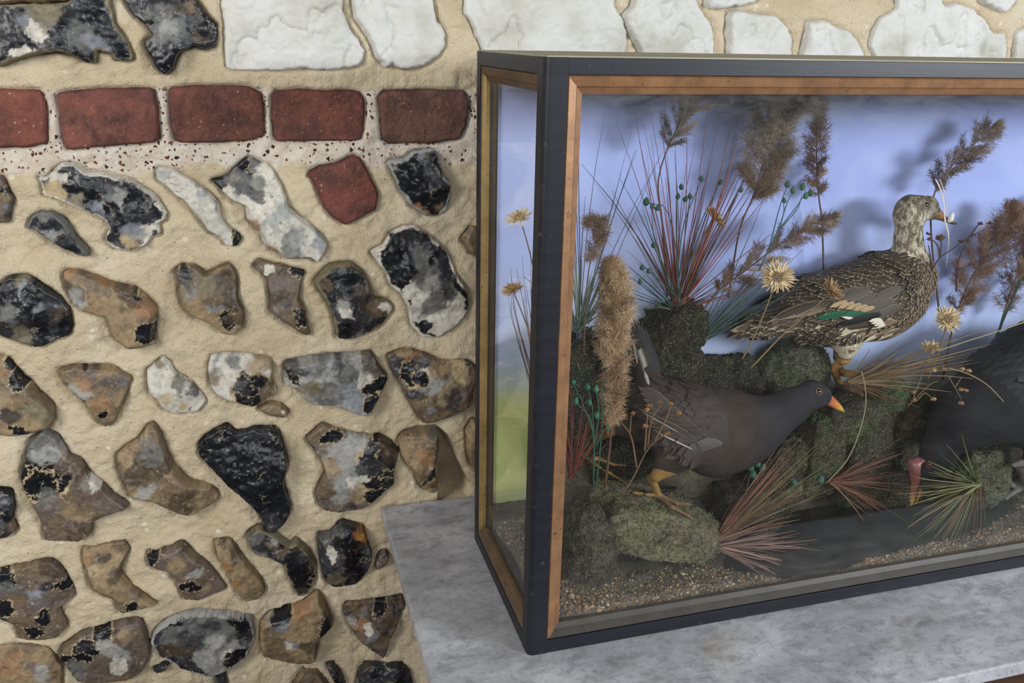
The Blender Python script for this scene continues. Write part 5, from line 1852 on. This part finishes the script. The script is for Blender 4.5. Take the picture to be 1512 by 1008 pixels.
tuft('grass_tuft', 'pinkish stems splayed low over the pool edge from the mossy slab', 'grass', (1052, 806, .08), [(60, -32, 8, 70, 170, [(128, 98, 90), (108, 80, 72), (138, 110, 100)])], 8, 1.0, bend=.03)
tuft('grass_tuft', 'dark red tuft behind the pool between the two moorhens', 'grass', (1226, 712, .15), [(60, -24, 32, 60, 150, [(98, 64, 54), (84, 54, 46), (110, 76, 62)]), (14, -48, -20, 70, 130, [(110, 72, 54), (128, 100, 74)])], 9, .95)
tuft('grass_tuft', 'spiky olive green tuft in front of the right lichen rock', 'grass', (1444, 714, .075), [(46, 150, 205, 70, 130, [(98, 98, 64), (80, 84, 54), (118, 116, 80)]), (30, 205, 262, 70, 130, [(98, 92, 62), (112, 84, 62), (84, 92, 54)]), (14, 262, 285, 40, 80, [(112, 84, 62), (98, 72, 54)]), (14, 115, 150, 40, 100, [(104, 108, 62), (84, 92, 54)])], 10, 1.0, bend=.02)
tuft('straw_tuft', 'straw coloured tuft sweeping right from the duck foot across the black back', 'grass', (1254, 564, .15), [(60, -2, 24, 60, 170, [(116, 94, 70), (96, 76, 58), (130, 110, 82)]), (16, 2, 14, 180, 260, [(128, 108, 76), (110, 90, 62)]), (20, -30, 0, 50, 120, [(104, 78, 54), (92, 66, 48)])], 11, 1.0, bend=.08)

GB = (58, 112, 88)
sprig('seed_sprig', 'green sprig with round buds at the foot of the sandy plume', 'plant', [[(876, 720, .05), (877, 660, .05), (876, 640, .05), (858, 590, .05), (846, 566, .05)], [(877, 660, .05), (872, 620, .05), (852, 595, .05)], [(877, 645, .05), (874, 600, .05), (868, 574, .05)], [(878, 655, .05), (884, 610, .05), (880, 576, .05)], [(880, 660, .05), (888, 640, .05), (896, 632, .05)], [(880, 720, .05), (888, 640, .05), (890, 560, .05)]],
      [(846, 564, .05), (850, 592, .05), (867, 571, .05), (870, 594, .05), (880, 574, .05), (881, 613, .05), (897, 632, .05, 3.6)], 1, (58, 92, 74), GB, 5.2, 1.3)
sprig('seed_sprig', 'green seed stalks against the sky right of the broad fluffy plume', 'plant', [[(1120, 400, .16), (1150, 340, .16), (1180, 300, .16), (1190, 280, .16)], [(1135, 370, .16), (1150, 310, .16), (1162, 275, .16)], [(1150, 340, .16), (1162, 300, .16), (1171, 284, .16)], [(1150, 340, .16), (1176, 310, .16), (1184, 290, .16)], [(1140, 360, .16), (1156, 320, .16), (1157, 296, .16)]],
      [(1163, 272, .16), (1171, 281, .16), (1185, 276, .16), (1190, 289, .16), (1197, 285, .16), (1158, 296, .16, 4)], 2, (60, 92, 86), (66, 96, 74), 5.0, 1.0)
sprig('seed_sprig', 'green seed stalks threading through the red stems', 'plant', [[(1005, 455, .19), (1000, 380, .19), (985, 310, .19), (955, 300, .19)], [(1000, 440, .19), (968, 360, .19), (962, 310, .19)], [(1000, 400, .19), (1010, 330, .19), (1035, 268, .19)], [(1005, 420, .19), (1030, 340, .19), (1062, 272, .19)], [(1003, 410, .19), (1018, 300, .19), (1020, 290, .19)], [(1000, 440, .19), (960, 400, .19), (948, 396, .19)], [(1008, 440, .19), (1060, 350, .19), (1090, 285, .19)]],
      [(954, 298, .19, 6), (963, 305, .19), (971, 307, .19), (1006, 276, .19), (1012, 294, .19), (1019, 290, .19), (1036, 264, .19), (1064, 269, .19), (948, 395, .19), (958, 400, .19), (965, 362, .19), (945, 416, .19), (1094, 280, .19), (992, 426, .19), (1001, 290, .19)], 3, (54, 80, 70), (52, 84, 70), 4.4, 1.0)
sprig('seed_sprig', 'bluish green leaves creeping low beside the red stems', 'plant', [[(1100, 740, .12), (1106, 705, .12), (1112, 690, .12), (1120, 680, .12)], [(1100, 740, .12), (1130, 745, .12), (1150, 735, .12), (1170, 715, .12)], [(1150, 735, .12), (1185, 730, .12), (1205, 722, .12), (1214, 712, .12)]],
      [(1108, 690, .12), (1118, 684, .12), (1126, 690, .12), (1112, 700, .12), (1172, 712, .12), (1180, 722, .12), (1164, 728, .12), (1212, 708, .12), (1218, 716, .12), (1230, 620, .13, 4), (1250, 676, .12, 4), (1292, 702, .12, 5)][:8], 4, (58, 84, 66), (62, 104, 84), 6.0, .9)
SB = (150, 108, 64)
sprig('seed_sprig', 'branching brown sprig with orange seed heads in front of the left bird', 'plant', [[(916, 732, .07), (935, 705, .07), (955, 665, .07), (975, 645, .07)], [(940, 690, .07), (932, 645, .07), (916, 622, .07)], [(930, 640, .07), (932, 612, .07)], [(952, 665, .07), (954, 640, .07), (956, 610, .07)], [(956, 660, .07), (962, 620, .07), (976, 598, .07)], [(965, 655, .07), (985, 615, .07), (990, 600, .07)], [(975, 645, .07), (985, 640, .07)]],
      [(913, 619, .07), (922, 614, .07), (935, 612, .07), (955, 606, .07), (959, 600, .07), (975, 595, .07), (990, 597, .07), (1003, 611, .07), (986, 641, .07), (953, 630, .07)], 5, (112, 84, 62), SB, 5.4, 1.4, 'burr')
sprig('seed_sprig', 'dark branching sprig right of the duck neck', 'plant', [[(1376, 398, .17), (1388, 380, .17), (1406, 368, .17), (1428, 352, .17), (1452, 340, .17)], [(1388, 380, .17), (1384, 362, .17), (1372, 350, .17)], [(1388, 378, .17), (1390, 360, .17), (1389, 354, .17)], [(1428, 354, .17), (1442, 335, .17), (1447, 330, .17)], [(1412, 430, .17), (1414, 390, .17), (1428, 356, .17)], [(1414, 400, .17), (1432, 390, .17)], [(1376, 392, .17), (1371, 362, .17)]],
      [(1371, 346, .17), (1389, 353, .17, 8), (1419, 357, .17), (1430, 357, .17), (1436, 348, .17), (1447, 331, .17), (1461, 330, .17), (1413, 386, .17), (1432, 392, .17), (1372, 354, .17)], 6, (70, 52, 50), (92, 66, 52), 4.6, 1.3, 'burr')
sprig('seed_sprig', 'drooping straw sprig with pale seed heads below the straw tuft', 'plant', [[(1340, 600, .085), (1370, 570, .085), (1385, 562, .085)], [(1355, 590, .085), (1366, 580, .085), (1378, 590, .085)], [(1400, 555, .08), (1410, 572, .08), (1420, 590, .08)], [(1410, 572, .08), (1420, 556, .08)], [(1348, 592, .085), (1352, 575, .085)]],
      [(1378, 590, .085), (1380, 548, .085), (1394, 546, .085), (1421, 546, .085), (1430, 548, .085), (1419, 576, .085), (1426, 577, .085), (1419, 596, .085), (1348, 580, .085), (1350, 592, .085)], 7, (112, 92, 66), (170, 136, 98), 4.6, .9, 'burr')
g = G()
g.tube(curve_px([(1220, 713, .1), (1250, 680, .1), (1268, 640, .1), (1278, 600, .1), (1277, 570, .1), (1272, 548, .1)], 20), 0.0009, 5, lin((138, 128, 104)))
tag(g.build('stem_of_grass', M['plant']), 'single pale curved stem hanging in front of the square sided rock', 'grass')
g = G()
g.tube(curve_px([(1400, 543, .075), (1430, 552, .07), (1460, 570, .07), (1490, 602, .07)], 14), 0.0009, 5, lin((138, 122, 92)))
tag(g.build('stem_of_grass', M['plant']), 'single arching straw stem drooping over the black back', 'grass')
g = G()
g.tube(curve_px([(1385, 518, .09), (1420, 506, .085), (1470, 490, .08), (1516, 474, .08)], 14), 0.0009, 5, lin((150, 140, 108)))
tag(g.build('stem_of_grass', M['plant']), 'long straw stem crossing the top of the black back', 'grass')
# pale reflection in the glass, modelled as solid strands at the duck's bill
TH = thing('pale_reflection', 'pale glass reflection over the duck bill modelled as strands with a white knob', 'reflection_streak', at(1396, 322, .19))
g = G()
g.tube(curve_px([(1381, 264, .2), (1388, 278, .195), (1393, 298, .19), (1395, 325, .188), (1400, 345, .19), (1401, 362, .19)], 18), np.linspace(.0011, .0007, 18), 6, lin((226, 216, 204)))
g.tube(curve_px([(1388, 264, .2), (1393, 280, .195), (1398, 296, .19), (1396, 325, .188), (1401, 345, .19), (1397, 395, .19)], 18), np.linspace(.0007, .0004, 18), 6, lin((206, 196, 186)))
g.build('reflection_streak', M['reflection_streak'], TH)
g = G()
c_ = at(1404, 322, .190)
g.tube([c_ + np.array([-.004, 0, -.006]), c_ + np.array([0, 0, -.002]), c_ + np.array([.001, 0, .006]), c_ + np.array([.001, 0, .0095])], [.002, .0046, .0036, .001], 10, lin((206, 208, 206)))
g.build('reflection_knob', M['reflection_streak'], TH)
